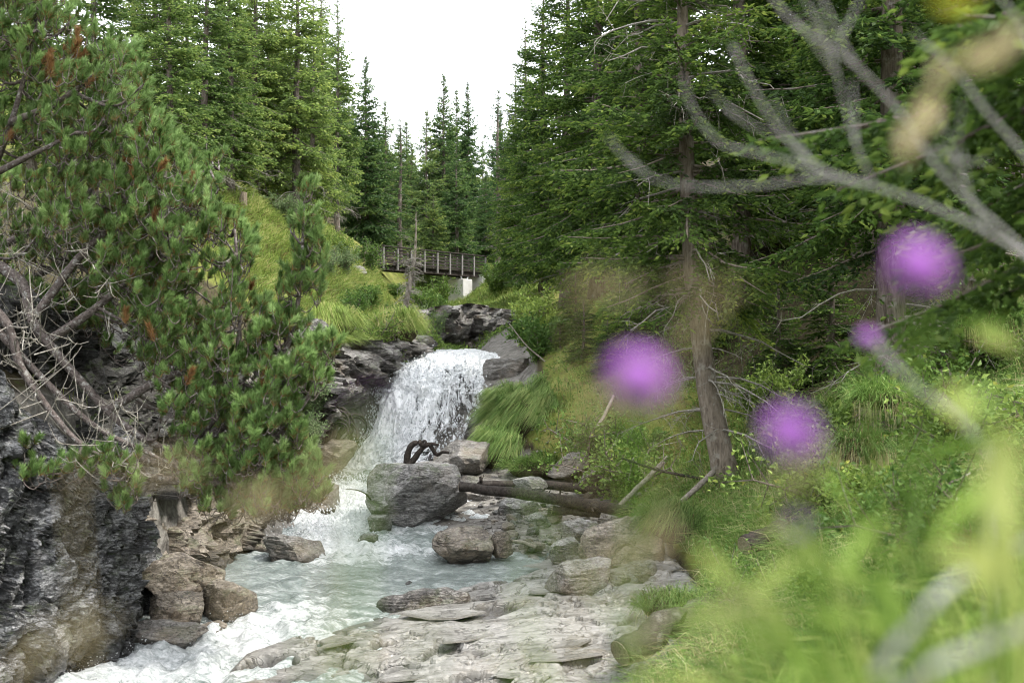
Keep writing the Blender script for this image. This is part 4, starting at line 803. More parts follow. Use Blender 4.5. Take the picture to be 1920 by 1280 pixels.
SR2.place('spruce directly behind the white dead twigs of the leaning spruce', 1200, 30, -480, group=gr)
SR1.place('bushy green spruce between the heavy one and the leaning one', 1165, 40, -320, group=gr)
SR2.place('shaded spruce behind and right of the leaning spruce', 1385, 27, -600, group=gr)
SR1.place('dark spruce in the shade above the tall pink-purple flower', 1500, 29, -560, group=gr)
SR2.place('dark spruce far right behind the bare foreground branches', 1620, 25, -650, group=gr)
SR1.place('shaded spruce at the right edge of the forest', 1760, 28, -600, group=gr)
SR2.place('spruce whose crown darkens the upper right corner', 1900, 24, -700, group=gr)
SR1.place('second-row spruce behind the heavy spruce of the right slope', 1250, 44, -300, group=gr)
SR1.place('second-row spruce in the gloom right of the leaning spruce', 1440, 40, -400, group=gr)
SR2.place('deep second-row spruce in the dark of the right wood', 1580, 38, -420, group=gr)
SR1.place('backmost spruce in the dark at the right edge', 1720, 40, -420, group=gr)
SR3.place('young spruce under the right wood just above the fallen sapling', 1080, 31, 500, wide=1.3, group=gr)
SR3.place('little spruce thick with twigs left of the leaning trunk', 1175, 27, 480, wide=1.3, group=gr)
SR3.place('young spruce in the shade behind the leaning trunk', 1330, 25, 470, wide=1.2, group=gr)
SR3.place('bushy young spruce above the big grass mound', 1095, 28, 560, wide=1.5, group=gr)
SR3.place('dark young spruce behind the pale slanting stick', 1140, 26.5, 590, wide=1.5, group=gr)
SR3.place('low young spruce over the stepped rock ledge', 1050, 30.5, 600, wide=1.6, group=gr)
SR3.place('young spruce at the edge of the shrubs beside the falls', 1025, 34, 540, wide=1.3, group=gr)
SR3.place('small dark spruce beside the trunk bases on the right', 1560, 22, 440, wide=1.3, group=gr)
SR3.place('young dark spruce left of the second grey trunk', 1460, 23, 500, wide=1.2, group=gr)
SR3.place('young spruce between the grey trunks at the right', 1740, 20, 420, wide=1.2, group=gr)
# bare trunk bases at the right
SN = Spruce('n', 'spruce_right', 'nearbark', seed=120, H=15, Rr=3.0, t0=0.27, shl=0.14, shw=0.045, secsp=0.12, dz=0.30, nb=6, droop=0.5, dead=80, gap=.04, deadtop=.7, rtrunk=0.235, bend=([0, .12, .3, .6, 1], [0, -.42, -.72, -1.0, -1.15]))
SN.place('near spruce with a leaning grey trunk and white dead twigs', 1368, 19.2, H=14.5, rot=0.0, dzb=-0.25, wide=.97)
SB = Spruce('b', 'spruce_right', 'bark', seed=121, H=15, Rr=2.6, t0=0.22, shl=0.15, shw=0.05, secsp=0.14, dz=0.32, nb=6, droop=0.4, dead=10, rtrunk=0.26)
SB.place('spruce with a thick grey trunk base beside the small purple flower', 1672, 15.5, H=14)
SB.place('spruce with a dark straight trunk at the right edge of the wood', 1815, 18.0, H=15)
# near spruce reaching in from the right, out of focus
SF = Spruce('f', 'spruce_right', seed=122, H=9, Rr=2.0, t0=0.15, shl=0.085, shw=0.032, secsp=0.08, dz=0.28, nb=6, droop=0.3, rtrunk=0.12)
SF.place('dark blurred spruce close by, its branches reaching in from the right', 0, 4.6, H=8.5, x=3.05, rot=1.0)
# leaning, nearly bare spruce left of the bridge pier
DS = spruce_meshes(130, 9.5, 1.25, 0.55, 0.2, 0.05, 0.3, dz=.35, nb=4, droop=.5, dens=.6, dead=120, gap=.3, rtrunk=.27, deadr=2.2, bend=([0, .25, .6, 1], [0, .75, 1.35, 1.5]))
x0, y0 = W(742, 600, 40)[:2]; o = thing('dying_spruce', 'leaning half-dead spruce with grey drooping twigs left of the falls', 'spruce tree', (x0, y0, T(x0, y0)[0]-.2)); kk = (640-395)*40/F-(T(x0, y0)[0]-.2); o.scale = (kk/9.5,)*3
for nm, ac, m in (('trunk', DS[0], 'palebark'), ('limbs', DS[1], 'palebark'), ('crown', DS[2], 'spruce_left'), ('dead_branches', DS[3], 'deadtwig')):
    c = bpy.data.objects.new(nm, ac.mesh(nm, M[m])); COL.objects.link(c); c.parent = o
# stump
P = W(455, 282, 40); root = thing('broken_stump', 'pale broken stump standing on the crest of the left slope', 'stump', (P[0], P[1], T(P[0], P[1])[0]))
a = Acc(); zb = T(P[0], P[1])[0]; h = .6; tube(a, [(P[0], P[1], zb-.2), (P[0]+.03, P[1], zb+h*.6), (P[0]+.05, P[1], zb+h)], [.17, .14, .11], 9, rough=.12); a.build('trunk', M['cutwood'], root)

# ------------------------------------------------------------------ mountain pines on the left cliff
def inpoly(px, py, poly):
    c = np.zeros(len(px), bool); n = len(poly)
    for i in range(n):
        x1, y1 = poly[i]; x2, y2 = poly[(i+1) % n]; m = ((y1 > py) != (y2 > py)) & (px < (x2-x1)*(py-y1)/((y2-y1) or 1e-9)+x1); c ^= m
    return c
def pine(label, poly, ntuft, y0, y1, trunks, seed, holes=(), deadfrac=0.006, lean=(0.25, -0.1), nneed=170, tl=(0.11, 0.24), limbs=40, twigs=0, twigpoly=None, brown=(), rt=.07):
    g = np.random.default_rng(seed); poly = np.array(poly, float)
    lo, hi = poly.min(0), poly.max(0); px = g.uniform(lo[0], hi[0], ntuft*8); py = g.uniform(lo[1], hi[1], ntuft*8); k = inpoly(px, py, poly)
    cl = perlin(np.stack([px/70, py/55, px*0+seed], -1)); k &= g.random(len(px)) < smooth(-.55, .15, cl)
    for h, keepf in holes: k &= ~(inpoly(px, py, h) & (g.random(len(px)) > keepf))
    px, py = px[k][:ntuft], py[k][:ntuft]; nT = len(px)
    dep = y0+(y1-y0)*g.random(nT)**1.0; C = np.stack([(px-960)*dep/F, dep, (640-py)*dep/F], 1)
    TR = []
    for tp in trunks: TR.append(catmull([W(*p) for p in tp], 30))
    org = TR[0][0]; root = thing('mountain_pine', label, 'pine tree', org, 'mountain pines on the left cliff')
    for i, P in enumerate(TR):
        a = Acc(); tube(a, P, np.linspace(rt*(1 if i == 0 else .75), rt*.22, 30), 8, rough=.05); o_ = a.build('trunk', M['pinebark'], root, shade=True); tk = o_ if i == 0 else tk
    nodes = np.vstack(TR); lim = Acc(); ln = []
    pick = g.choice(nT, min(limbs, nT), replace=False)
    for i in pick:
        e = C[i]; d = np.linalg.norm((nodes-e)*np.array([1, 1, 1.2]), axis=1)+np.where(nodes[:, 2] > e[2], .35, 0); s = nodes[d.argmin()]
        mid = (s+e)/2+np.array([0.1, -.05, -.22])*np.linalg.norm(e-s); P = catmull([s, mid, e], 12); lim = Acc(); tube(lim, P, np.linspace(.026, .009, 12), 5, cap=False); lim.build('limb', M['pinebark'], tk, shade=True); ln.append(P[2:])
    nod2 = np.vstack(ln+[nodes]) if ln else nodes
    tw = Acc(); L = g.uniform(*tl, nT); ax = np.array([lean[0], lean[1], 1.0])+g.normal(size=(nT, 3))*np.array([.42, .42, .2]); ax = unit(ax)
    cap = len(nod2)+nT*5; NB = np.zeros((cap, 3)); NB[:len(nod2)] = nod2; nc = len(nod2)
    order = np.argsort([np.linalg.norm(nod2-c_, axis=1).min() for c_ in C])
    for i in order:
        q = NB[:nc]; d = np.linalg.norm(q-C[i], axis=1)+np.where(q[:, 2] > C[i, 2]-.03, .3, 0); s = q[d.argmin()].copy(); l = np.linalg.norm(s-C[i])
        mid = s*.45+C[i]*.55+np.array([0, 0, -.22*l])-ax[i]*min(.08, l*.3)+g.normal(size=3)*.05*l; P = catmull([s, mid, C[i], C[i]+ax[i]*L[i]*.9], 8); tube(tw, P, np.linspace(.008+.004*min(l, 1), .004, 8), 4, cap=False)
        NB[nc:nc+4] = P[1:5]; nc += 4
    tag(tw.build('twigs', M['pinebark'], tk), kind='stuff')
    nn = nneed; ti = np.repeat(np.arange(nT), nn); u = g.random(len(ti))**.8; A = ax[ti]; r1 = g.normal(size=(len(ti), 3)); r1 = unit(r1-A*(r1*A).sum(1, keepdims=True))
    base = C[ti]+A*(L[ti]*u)[:, None]; nd = unit(A*(.62+.45*u)[:, None]+r1*(.85-.3*u)[:, None]); nl = g.uniform(.075, .11, len(ti)); sd = unit(np.cross(nd, g.normal(size=(len(ti), 3))))*.0046
    V = np.stack([base-sd, base+sd, base+nd*nl[:, None]], 1).reshape(-1, 3)
    tb = np.clip(.6+g.normal(size=nT)*.2, .28, 1); tint = tb[ti]+.12*(u-.5)+g.normal(size=len(ti))*.07; tint = np.maximum(tint, .2); old = (u < .28) & (g.random(len(ti)) < .45); tint = np.where(old, .05+.1*g.random(len(ti)), tint)
    dt = g.random(nT) < deadfrac
    for bx, by, brd in brown: dt |= ((px-bx)**2+(py-by)**2 < brd**2) & (g.random(nT) < .45)
    tint = np.where(dt[ti], .07*g.random(len(ti)), np.clip(tint, 0, 1)); a = Acc(); a.add(V, np.arange(len(V)).reshape(-1, 3), None, np.repeat(tint, 3)); a.build('needles', M['pine'], root)
    if twigs:
        dt_ = Acc(); tp = np.array(twigpoly, float); lo, hi = tp.min(0), tp.max(0)
        for k in range(twigs):
            while True:
                q = g.uniform(lo, hi)
                if inpoly(q[:1], q[1:], tp)[0]: break
            e = W(q[0], q[1], g.uniform(y0-.2, y1)); s = nodes[np.linalg.norm(nodes-e, axis=1).argmin()]; l = np.linalg.norm(e-s)
            if l > 1.1: s = e+unit(s-e)*g.uniform(.4, .9); l = np.linalg.norm(e-s)
            side = g.normal(size=3)*.3*l; P = catmull([s, s*.6+e*.4+side+np.array([0, 0, -.18*l]), e, e+(e-s)*.15+np.array([0, 0, .14*l])-side*.3], 12); tube(dt_, P, np.linspace(.009, .003, 12), 4, cap=False)
            for j in range(g.integers(1, 4)):
                i = g.integers(3, 11); d = unit((e-s)+g.normal(size=3)*.8*l); l2 = g.uniform(.12, .3); P2 = catmull([P[i], P[i]+d*l2*.5+np.array([0, 0, -.03]), P[i]+d*l2+np.array([0, 0, .05])+g.normal(size=3)*.04], 7); tube(dt_, P2, np.linspace(.007, .0025, 7), 3, cap=False)
        dt_.build('dead_twigs', M['deadtwig'], tk)
    return root
pine('upper mountain pine with brown dead tufts at the top left corner', [(-60, -60), (125, -60), (150, 50), (235, 90), (275, 130), (270, 215), (200, 250), (130, 330), (60, 340), (-60, 260)], 620, 12.6, 14.0,
     [[(-140, 560, 13.6), (-40, 380, 13.4), (30, 200, 13.2), (75, 20, 13.0)], [(20, 230, 13.2), (110, 190, 13.0), (190, 130, 12.9)], [(-20, 330, 13.3), (60, 290, 13.0), (140, 250, 12.8)]], 201, holes=[([(-60, 150), (110, 150), (100, 330), (-60, 330)], .45)],
     brown=((130, 110, 28), (140, 175, 28), (95, 160, 26)), tl=(.14, .28), limbs=30)
mass = [(130, 300), (200, 255), (240, 185), (305, 225), (330, 300), (400, 320), (395, 400), (440, 400), (480, 470), (470, 560), (540, 600), (560, 660), (550, 740), (560, 830), (590, 900), (560, 960), (470, 965), (390, 930), (340, 880), (300, 780), (250, 680), (190, 560), (130, 500), (60, 440), (100, 400)]
pine('broad main mountain pine spreading from the cliff over the gorge', mass, 1800, 12.6, 14.4,
     [[(-160, 420, 13.6), (30, 520, 13.5), (60, 600, 13.3), (130, 690, 13.2), (230, 795, 13.2), (330, 840, 13.3), (420, 760, 13.4), (450, 600, 13.5), (440, 430, 13.6)], [(90, 640, 13.3), (200, 560, 13.4), (300, 450, 13.6), (310, 260, 13.8)], [(200, 770, 13.2), (330, 700, 13.4), (460, 690, 13.5), (540, 640, 13.6)],
      [(60, 600, 13.3), (150, 480, 13.5), (240, 380, 13.8), (250, 220, 14.0)]], 202, holes=[([(0, 430), (180, 430), (300, 700), (300, 900), (0, 900)], .4)], limbs=80, deadfrac=.02, twigs=45,
     twigpoly=[(0, 390), (120, 380), (210, 500), (330, 680), (340, 860), (250, 870), (100, 700), (0, 620)], rt=.085)
pine('mountain pine whose tall single leader stands against the grassy slope', [(555, 355), (585, 350), (600, 440), (615, 500), (600, 560), (575, 620), (530, 640), (500, 600), (525, 520), (540, 450)], 120, 12.9, 13.4,
     [[(330, 860, 13.4), (440, 780, 13.3), (520, 690, 13.2), (560, 560, 13.1), (570, 380, 13.1)]], 203, limbs=14, tl=(.14, .26), lean=(.1, -.1))
pine('drooping mountain pine bough with tips over the gorge', [(575, 640), (620, 625), (635, 680), (610, 730), (560, 760), (590, 880), (625, 895), (605, 945), (540, 940), (480, 960), (420, 900), (430, 780), (520, 700)], 430, 12.2, 13.4,
     [[(200, 850, 13.2), (330, 870, 13.0), (450, 850, 12.8), (540, 800, 12.7), (600, 700, 12.7)], [(420, 850, 12.8), (500, 890, 12.7), (590, 910, 12.6)]], 204, limbs=30)
pine('low mountain pine on the rock edge with bare snaking trunks', [(15, 850), (60, 830), (120, 870), (220, 840), (270, 860), (250, 960), (280, 990), (240, 985), (200, 930), (120, 900), (40, 905), (10, 880)], 90, 12.0, 12.6,
     [[(-160, 480, 13.0), (0, 590, 12.8), (40, 690, 12.7), (110, 790, 12.6), (170, 845, 12.5), (260, 880, 12.4)], [(-60, 560, 13.0), (90, 720, 12.9), (180, 800, 12.8), (280, 850, 12.7), (380, 900, 12.7)]], 205, limbs=10, twigs=45,
     twigpoly=[(0, 480), (60, 520), (200, 740), (330, 850), (300, 900), (150, 880), (0, 780)], rt=.075, tl=(.1, .18))
pine('mountain pine behind the main one, its tops below the pale spruce', [(120, 200), (200, 100), (260, 90), (280, 190), (330, 270), (420, 290), (400, 420), (300, 430), (200, 380)], 440, 14.8, 16.2,
     [[(-40, 480, 15.8), (120, 400, 15.6), (230, 280, 15.4), (240, 120, 15.2)], [(130, 400, 15.6), (280, 380, 15.4), (400, 310, 15.2)]], 206, limbs=30)
pine('mountain pine filling the hollow behind the bare trunks', [(-40, 340), (130, 310), (240, 400), (360, 560), (330, 720), (200, 660), (120, 600), (-40, 560)], 620, 14.2, 15.4,
     [[(-60, 560, 15.6), (60, 520, 15.4), (180, 480, 15.2), (300, 560, 15.0)]], 207, limbs=24, twigs=40, twigpoly=[(0, 350), (110, 350), (200, 480), (100, 520), (0, 470)])
pine('lowest mountain pine bough dipping towards the rapid', [(320, 850), (450, 840), (600, 850), (618, 940), (560, 960), (480, 985), (370, 960), (310, 900)], 190, 12.3, 13.0,
     [[(180, 880, 13.0), (320, 900, 12.8), (460, 910, 12.7), (590, 920, 12.6)]], 208, limbs=14, tl=(.1, .2))

# ------------------------------------------------------------------ grass
def scatter_px(n, px0, px1, y0, y1, test=None, seed=0):
    """n ground points spread over bearings px0..px1 and distances y0..y1"""
    g = np.random.default_rng(seed); px = g.uniform(px0, px1, n); y = y0+(y1-y0)*g.random(n); x = (px-960)*y/F
    if test is not None: k = test(x, y); x, y = x[k], y[k]
    return np.stack([x, y, T(x, y)], 1)
def grass(acc, P, h, wd, seed, down=(0, 0, 0), lean=.35, tint=.5, tv=.16, patch=.2, drop=.5):
    g = np.random.default_rng(seed); n = len(P); hh = h*g.uniform(.5, 1.25, n)*(1+.5*perlin(P*np.array([.9, .9, 0])+seed)+.6*perlin(P*np.array([2.3, 2.3, 0])+seed))
    wind = np.stack([perlin(P*.7+3), perlin(P*.7+11), P[:, 0]*0], 1)*.5
    D = unit(np.array([0, 0, 1.0])+g.normal(size=(n, 3))*lean*np.array([1, 1, .2])+wind+np.array(down))*hh[:, None]
    bend = (D*np.array([1, 1, 0])*.7+np.array([0, 0, -1])*(hh*drop*g.uniform(.3, 1, n))[:, None])*.6+np.array(down)*hh[:, None]*.3
    tt = np.clip(tint+patch*perlin(P*np.array([.8, .8, .8])+seed*2)+patch*.9*perlin(P*np.array([2.6, 2.6, 2.6])+seed*3)+g.normal(size=n)*tv, 0, 1)
    blades(acc, P, D, wd*g.uniform(.7, 1.3, n), bend, tt)
def left_of_cliff(x, y): return x < Tk(y, 3)[0]+.25
def right_of_foot(x, y): return (x > Tk(y, 8)[0]-.15+.25*perlin(np.stack([x, y, x*0], -1)*1.3)) & (bed_mask(x, y) < .35)
a = Acc()
grass(a, scatter_px(46000, 380, 780, 28.3, 50, left_of_cliff, 1), .4, .024, 1, (.25, -.15, 0), tint=.5, patch=.5, tv=.25)
grass(a, scatter_px(26000, 380, 760, 48, 66, left_of_cliff, 2), .45, .034, 2, (.2, -.1, 0), tint=.52, patch=.5, tv=.25)
grass(a, scatter_px(1500, -60, 640, 13.5, 28, left_of_cliff, 3), .35, .014, 3, (.25, -.1, 0), tint=.55, patch=.3)
tag(a.build('hillside_grass', M['grass_hill']), 'yellow-green grass covering the sunny left hillside', 'grass', kind='stuff')
a = Acc()   # the hanging fringe along the gorge rim
yy = rng.uniform(28.5, 44, 5200); xx = Tk(yy, 3)[0]+rng.normal(size=5200)*.22; P = np.stack([xx, yy, T(np.minimum(xx, Tk(yy, 3)[0]-.02), yy)], 1)
grass(a, P, .5, .018, 5, (.7, -.35, -.55), tint=.55, patch=.35, drop=.9)
tag(a.build('rim_grass', M['grass_hill']), 'tufts of grass hanging over the left rim of the gorge', 'grass', kind='stuff')
a = Acc()
grass(a, scatter_px(26000, 780, 1010, 48, 90, lambda x, y: (x > -4.6) | (y > 52), 6), .45, .04, 6, tint=.5, patch=.3)
tag(a.build('valley_grass', M['grass_hill']), 'grass and herbs on the slope under the footbridge', 'grass', kind='stuff')
a = Acc()
grass(a, scatter_px(52000, 1130, 1960, 9.5, 20.5, right_of_foot, 7), .3, .0085, 7, (-.35, -.1, 0), tint=.52, patch=.3, drop=.8)
grass(a, scatter_px(8000, 1130, 1960, 4.0, 9.5, right_of_foot, 8), .36, .008, 8, (-.2, 0, 0), tint=.3, patch=.35, drop=.7)
grass(a, scatter_px(9000, 1000, 1500, 19.5, 27, right_of_foot, 9), .24, .012, 9, (-.3, -.1, 0), tint=.45, patch=.3, drop=.8)
grass(a, scatter_px(7000, 1130, 1960, 7.0, 20.5, right_of_foot, 17), .5, .007, 17, (-.25, -.1, 0), lean=.6, tint=.75, tv=.3, patch=.4, drop=1.0)
tag(a.build('bank_grass', M['grass_bank']), 'long green grass on the bank right of the bedrock', 'grass', kind='stuff')
a = Acc(); grass(a, scatter_px(6500, 1130, 1960, 7.0, 20.5, right_of_foot, 18), .42, .006, 18, (-.3, -.1, 0), lean=.7, tint=.4, tv=.25, drop=1.1)
tag(a.build('withered_grass', M['drygrass']), 'withered straw-coloured blades mixed into the bank grass', 'grass', kind='stuff')
def tussock(label, cx, cy, y, rx, ry, n, h, seed, down, mat='grass_bank', tint=.55, wd=.009, dry=0, name='grass_tussock', drop=1.2):
    g = np.random.default_rng(seed); c = W(cx, cy, y); u = unit(g.normal(size=(n, 3))); u[:, 2] = np.abs(u[:, 2]); u[:, 1] = -np.abs(u[:, 1])*.8+.1
    P = c+u*np.array([rx*y/F, rx*y/F*.8, ry*y/F])*(1+.4*fbm(u*2.6+seed, 3))[:, None]; a = Acc(); hh = h*g.uniform(.35, 1.2, n)*(1+.4*perlin(u*4+seed))
    D = unit(u*.7+np.array([0, -.15, .45])+np.array(down)*.7+g.normal(size=(n, 3))*(.5 if y < 20 else .28))*hh[:, None]; bend = (np.array(down)+np.array([0, 0, -1.0]))*(hh*.5*drop*g.uniform(.6, 1.1, n))[:, None]
    blades(a, P, D, wd*g.uniform(.7, 1.3, n), bend, np.clip(tint+.35*perlin(P*3+seed)+g.normal(size=n)*.2, .02, 1))
    root = thing(name, label, 'grass tussock', c); a.build('blades', M[mat], root)
    V, Tt = ICO[3]; b = Acc(); b.add(c+V*np.array([rx*y/F, rx*y/F*.8, ry*y/F])*.93, Tt); b.build('root_mound', M['ground'], root, shade=True)
    if dry:
        d_ = Acc(); k = g.random(n) < .5; k[dry:] = False; Pd = P[k]-np.array([0, .03, ry*y/F*.25]); m = len(Pd)
        blades(d_, Pd, np.array([0, -.2, -.2])*h+g.normal(size=(m, 3))*.08, wd, np.array([0, -.02, -1.0])*h*g.uniform(.4, 1.0, (m, 1)), g.random(m)); d_.build('dry_blades', M['drygrass'], root)
    return root
tussock('big mound of combed long grass right of the waterfall', 985, 790, 26.0, 72, 60, 9000, .42, 301, (-.55, -.35, -.25), wd=.013, tint=.74)
tussock('lower end of the long-grass mound drooping to the rocks', 935, 850, 25.2, 42, 38, 3600, .4, 302, (-.5, -.3, -.3), wd=.013, tint=.76)
tussock('low leafy grass cushion at the foot of the big mound', 1010, 880, 24.2, 60, 20, 2600, .26, 303, (-.2, -.3, 0), wd=.014, tint=.62, drop=.5)
tussock('tussock of arching grass below the small purple flower', 1645, 750, 13.0, 50, 20, 1300, .34, 304, (-.2, -.3, 0), tint=.62, wd=.007, dry=500, drop=.7)
tussock('shaggy tussock with a skirt of dry brown grass', 1612, 845, 12.2, 48, 26, 1000, .3, 305, (-.2, -.4, -.2), tint=.42, wd=.007, dry=900, drop=.7)
tussock('tussock beside the trunk base at the right edge', 1850, 610, 14.5, 60, 40, 2200, .38, 306, (-.2, -.3, 0), tint=.5, wd=.007, dry=400, drop=.7)
tussock('bright grass clump where the bank meets the brown rock', 1262, 985, 16.6, 48, 36, 2600, .32, 307, (-.4, -.2, -.1), tint=.66, wd=.008)
tussock('grass clump growing against the thick bark-covered log', 1262, 1140, 12.6, 62, 26, 1700, .26, 308, (-.1, -.2, 0), tint=.5, wd=.006, dry=300)
tussock('grass tuft spilling over the left wall below the shrubs', 628, 612, 30, 40, 26, 2200, .5, 309, (.3, -.3, -.3), 'grass_hill', .62, .014)
tussock('yellowed grass tuft on the rim above the fall crest', 745, 620, 33, 42, 30, 2000, .5, 310, (.3, -.3, -.3), 'grass_hill', .7, .014)

# ------------------------------------------------------------------ shrubs
def shrub_meshes(seed, n, leaf, wid, tall=1.0, stems=9, clump=26):
    g = np.random.default_rng(seed); st_ = Acc(); lf = Acc(); tips = []
    for k in range(stems):
        a0 = g.uniform(0, 6.28); l = tall*g.uniform(.6, 1.05); o = np.array([math.cos(a0), math.sin(a0), 0])*g.uniform(.15, .75)
        P = catmull([(0, 0, 0), o*.35+np.array([0, 0, l*.45]), o+np.array([0, 0, l*.95])], 8); tube(st_, P, np.linspace(.022, .006, 8), 5, cap=False)
        for i in range(2, 8):
            for j in range(2):
                d = unit(g.normal(size=3)+np.array([0, 0, .35]))*g.uniform(.12, .34); tube(st_, [P[i], P[i]+d], [.007, .003], 3, cap=False); tips += [P[i]+d*f for f in (.4, .7, 1.0)]
    tips = np.array(tips); k = g.integers(0, len(tips), n); Pn = tips[k]+g.normal(size=(n, 3))*.055; D = unit(g.normal(size=(n, 3))*np.array([1, 1, .7])+np.array([0, 0, .15])+unit(Pn+1e-6)*.5)
    leaves(lf, Pn, D, leaf*g.uniform(.6, 1.3, n), wid*g.uniform(.7, 1.2, n), np.clip(.5+g.normal(size=n)*.2+.15*perlin(Pn*2.5+seed), 0, 1)); return st_, lf
class Shrub:
    def __init__(s, mat, **kw):
        st_, lf = shrub_meshes(**kw); s.parts = [('stems', st_.mesh('stems', M['bark'])), ('leaves', lf.mesh('leaves', M[mat]))]
    def place(s, label, px, y, sc, py=None, wide=1.0, group=None, dz=-.05, name='shrub'):
        x = (px-960)*y/F; z = T(x, y)[0]+dz if py is None else (640-py)*y/F
        o = thing(name, label, 'shrub', (x, y, z), group); o.scale = (sc*wide, sc*wide, sc); o.rotation_euler = (0, 0, random.uniform(0, 6.28))
        for nm, me in s.parts: c = bpy.data.objects.new(nm, me); COL.objects.link(c); c.parent = o
        return o
H1 = Shrub('shrub', seed=401, n=2600, leaf=.085, wid=.05); H2 = Shrub('shrub', seed=402, n=2200, leaf=.11, wid=.06, tall=.8); H3 = Shrub('willow', seed=403, n=2400, leaf=.10, wid=.03, tall=.9); H4 = Shrub('shrub', seed=404, n=3000, leaf=.05, wid=.035, tall=.45, stems=14)
hillb = [('rounded bush high on the left hillside below the clear grey trunk', 575, 50, 1.6), ('small bush in the middle of the left hillside', 530, 44, 1.3), ('bush on the left hillside skyline', 505, 47, 1.4), ('low bush beside the white outcrop', 640, 50, 1.5), ('bush on the hillside right of the pine leader', 615, 40, 1.0), ('bush near the bridge end on the hillside', 680, 57, 1.5)]
ga, gb, gc = 'shrubs on the left bank', 'shrubs under the footbridge', 'shrubs on the right slope'
H1.place('bright rounded shrub on the left bank above the gorge wall', 665, 34, 1.1, group=ga); H4.place('low yellow-green bush on the left rim over the brown ledge', 700, 32.2, 2.2, group=ga)
H2.place('bush in the middle of the left bank below the white rocks', 690, 39, 1.2, group=ga); H1.place('dark green bush above the rim left of the leaning dead spruce', 722, 37, .9, group=ga)
H3.place('pale willow bush left of the gorge beside the pine leader', 598, 26.5, 1.2, py=700, group=ga); H3.place('pale willow bush hanging on the gorge wall beneath the pine tips', 588, 25.2, 1.1, py=775, group=ga); H3.place('grey-green willow at the water below the pine boughs', 575, 23.4, 1.0, py=850, group=ga)
H4.place('low bush at the foot of the leaning dead spruce', 760, 39, 2.2, group=ga); H2.place('leafy bush right of the leaning dead spruce on the rim', 790, 42, 1.2, group=ga); H3.place('grey-green bush higher up behind the pine leader', 640, 44, 1.4, group=ga)
for k, (lb, px, y, s) in enumerate(hillb): (H1, H3, H4)[k % 3].place(lb, px, y, s*(1.6 if k % 3 == 2 else 1), group=ga)
H2.place('bush at the left bridge end below the railing', 738, 59, .9, group=gb); H1.place('bush below the middle of the bridge', 800, 58, 1.6, group=gb); H2.place('bush left of the concrete pier', 806, 60, 1.3, group=gb); H1.place('tall shrub under the bridge deck', 812, 66, 1.8, group=gb)
H3.place('pale shrub beside the dead spruce under the bridge', 775, 50, 1.5, group=gb); H1.place('dark bush at the right of the concrete pier', 932, 62, 1.5, group=gb); H2.place('dark shrub beside the abutment', 942, 68, 1.6, group=gb); 
H3.place('small pale shrub clinging to the upstream rock wall', 820, 46.5, 1.0, py=625, group=gb)
H2.place('leafy shrub right of the fall crest', 985, 36, 1.3, group=gc); H1.place('tall green shrub at the edge of the right wood above the falls', 1010, 33, 1.5, group=gc); H2.place('dark shrub over the stepped rock ledge', 1020, 31, 1.4, group=gc)
H4.place('small leafy bush on the scree right of the mound', 1105, 24, 2.0, group=gc); H4.place('herb clump by the brown pole', 1190, 22, 2.2, group=gc); H2.place('dark shrub under the white dead twigs', 1215, 23, .8, group=gc)
H1.place('dark bush right behind the leaning trunk', 1430, 21, 1.3, group=gc); H2.place('dark bush above the shaggy tussock', 1540, 17, 1.2, group=gc)
H4.place('leafy plants beside the thick trunk base', 1720, 14.5, 2.0, group=gc); H4.place('herbs above the right-edge tussock', 1870, 14.8, 2.0, group=gc); H1.place('shrub shaded by the right-edge trunks', 1760, 17, 1.2, group=gc)

for k, (lb, px, y, s) in enumerate([('leafy plant clump at the upper end of the bank grass', 1560, 13.5, 1.7), ('leafy plant clump in the bank grass right of the cut log', 1640, 11.5, 1.5), ('dark leafy clump on the bank near the right edge', 1820, 11.0, 1.7), ('leafy clump in the bank grass below the shaggy tussock', 1700, 9.5, 1.4), ('leafy clump low on the bank above the mossy log', 1420, 10.5, 1.1), ('leafy clump lowest on the near bank', 1560, 8.0, 1.2), ('leafy clump on the near bank towards the right corner', 1800, 7.0, 1.2)]): (H4, H2)[k % 2].place(lb, px, y, s*(1 if k % 2 == 0 else .45), group=gc, name='herb_clump')
# undergrowth: a carpet of small leaves on both wooded slopes
a = Acc()
for n0, p0, p1, y0, y1, sz, sd in ((42000, 990, 2000, 18, 42, .07, 51), (22000, 380, 780, 29, 48, .075, 52), (22000, 760, 1010, 46, 80, .12, 53), (9000, 1150, 1950, 9, 18, .045, 54), (14000, 1200, 2000, 2.5, 9.5, .05, 55)):
    P = scatter_px(n0, p0, p1, y0, y1, (lambda x, y: left_of_cliff(x, y)) if sd == 52 else (lambda x, y: (x > Tk(y, 8)[0]) & (bed_mask(x, y) < .3)) if sd != 53 else (lambda x, y: (x > -4.6) | (y > 52)), sd)
    k = perlin(P*np.array([.8, .8, 0])+sd) > -.15; P = P[k]; m = len(P); P[:, 2] += np.abs(rng.normal(size=m))*.12
    leaves(a, P, rng.normal(size=(m, 3))*np.array([1, 1, .4])+np.array([0, -.3, .4]), sz*rng.uniform(.6, 1.5, m), sz*.6, np.clip(.4+rng.normal(size=m)*.2, 0, 1))
tag(a.build('undergrowth', M['shrub']), 'small-leaved undergrowth carpeting the wooded slopes', 'undergrowth', kind='stuff')

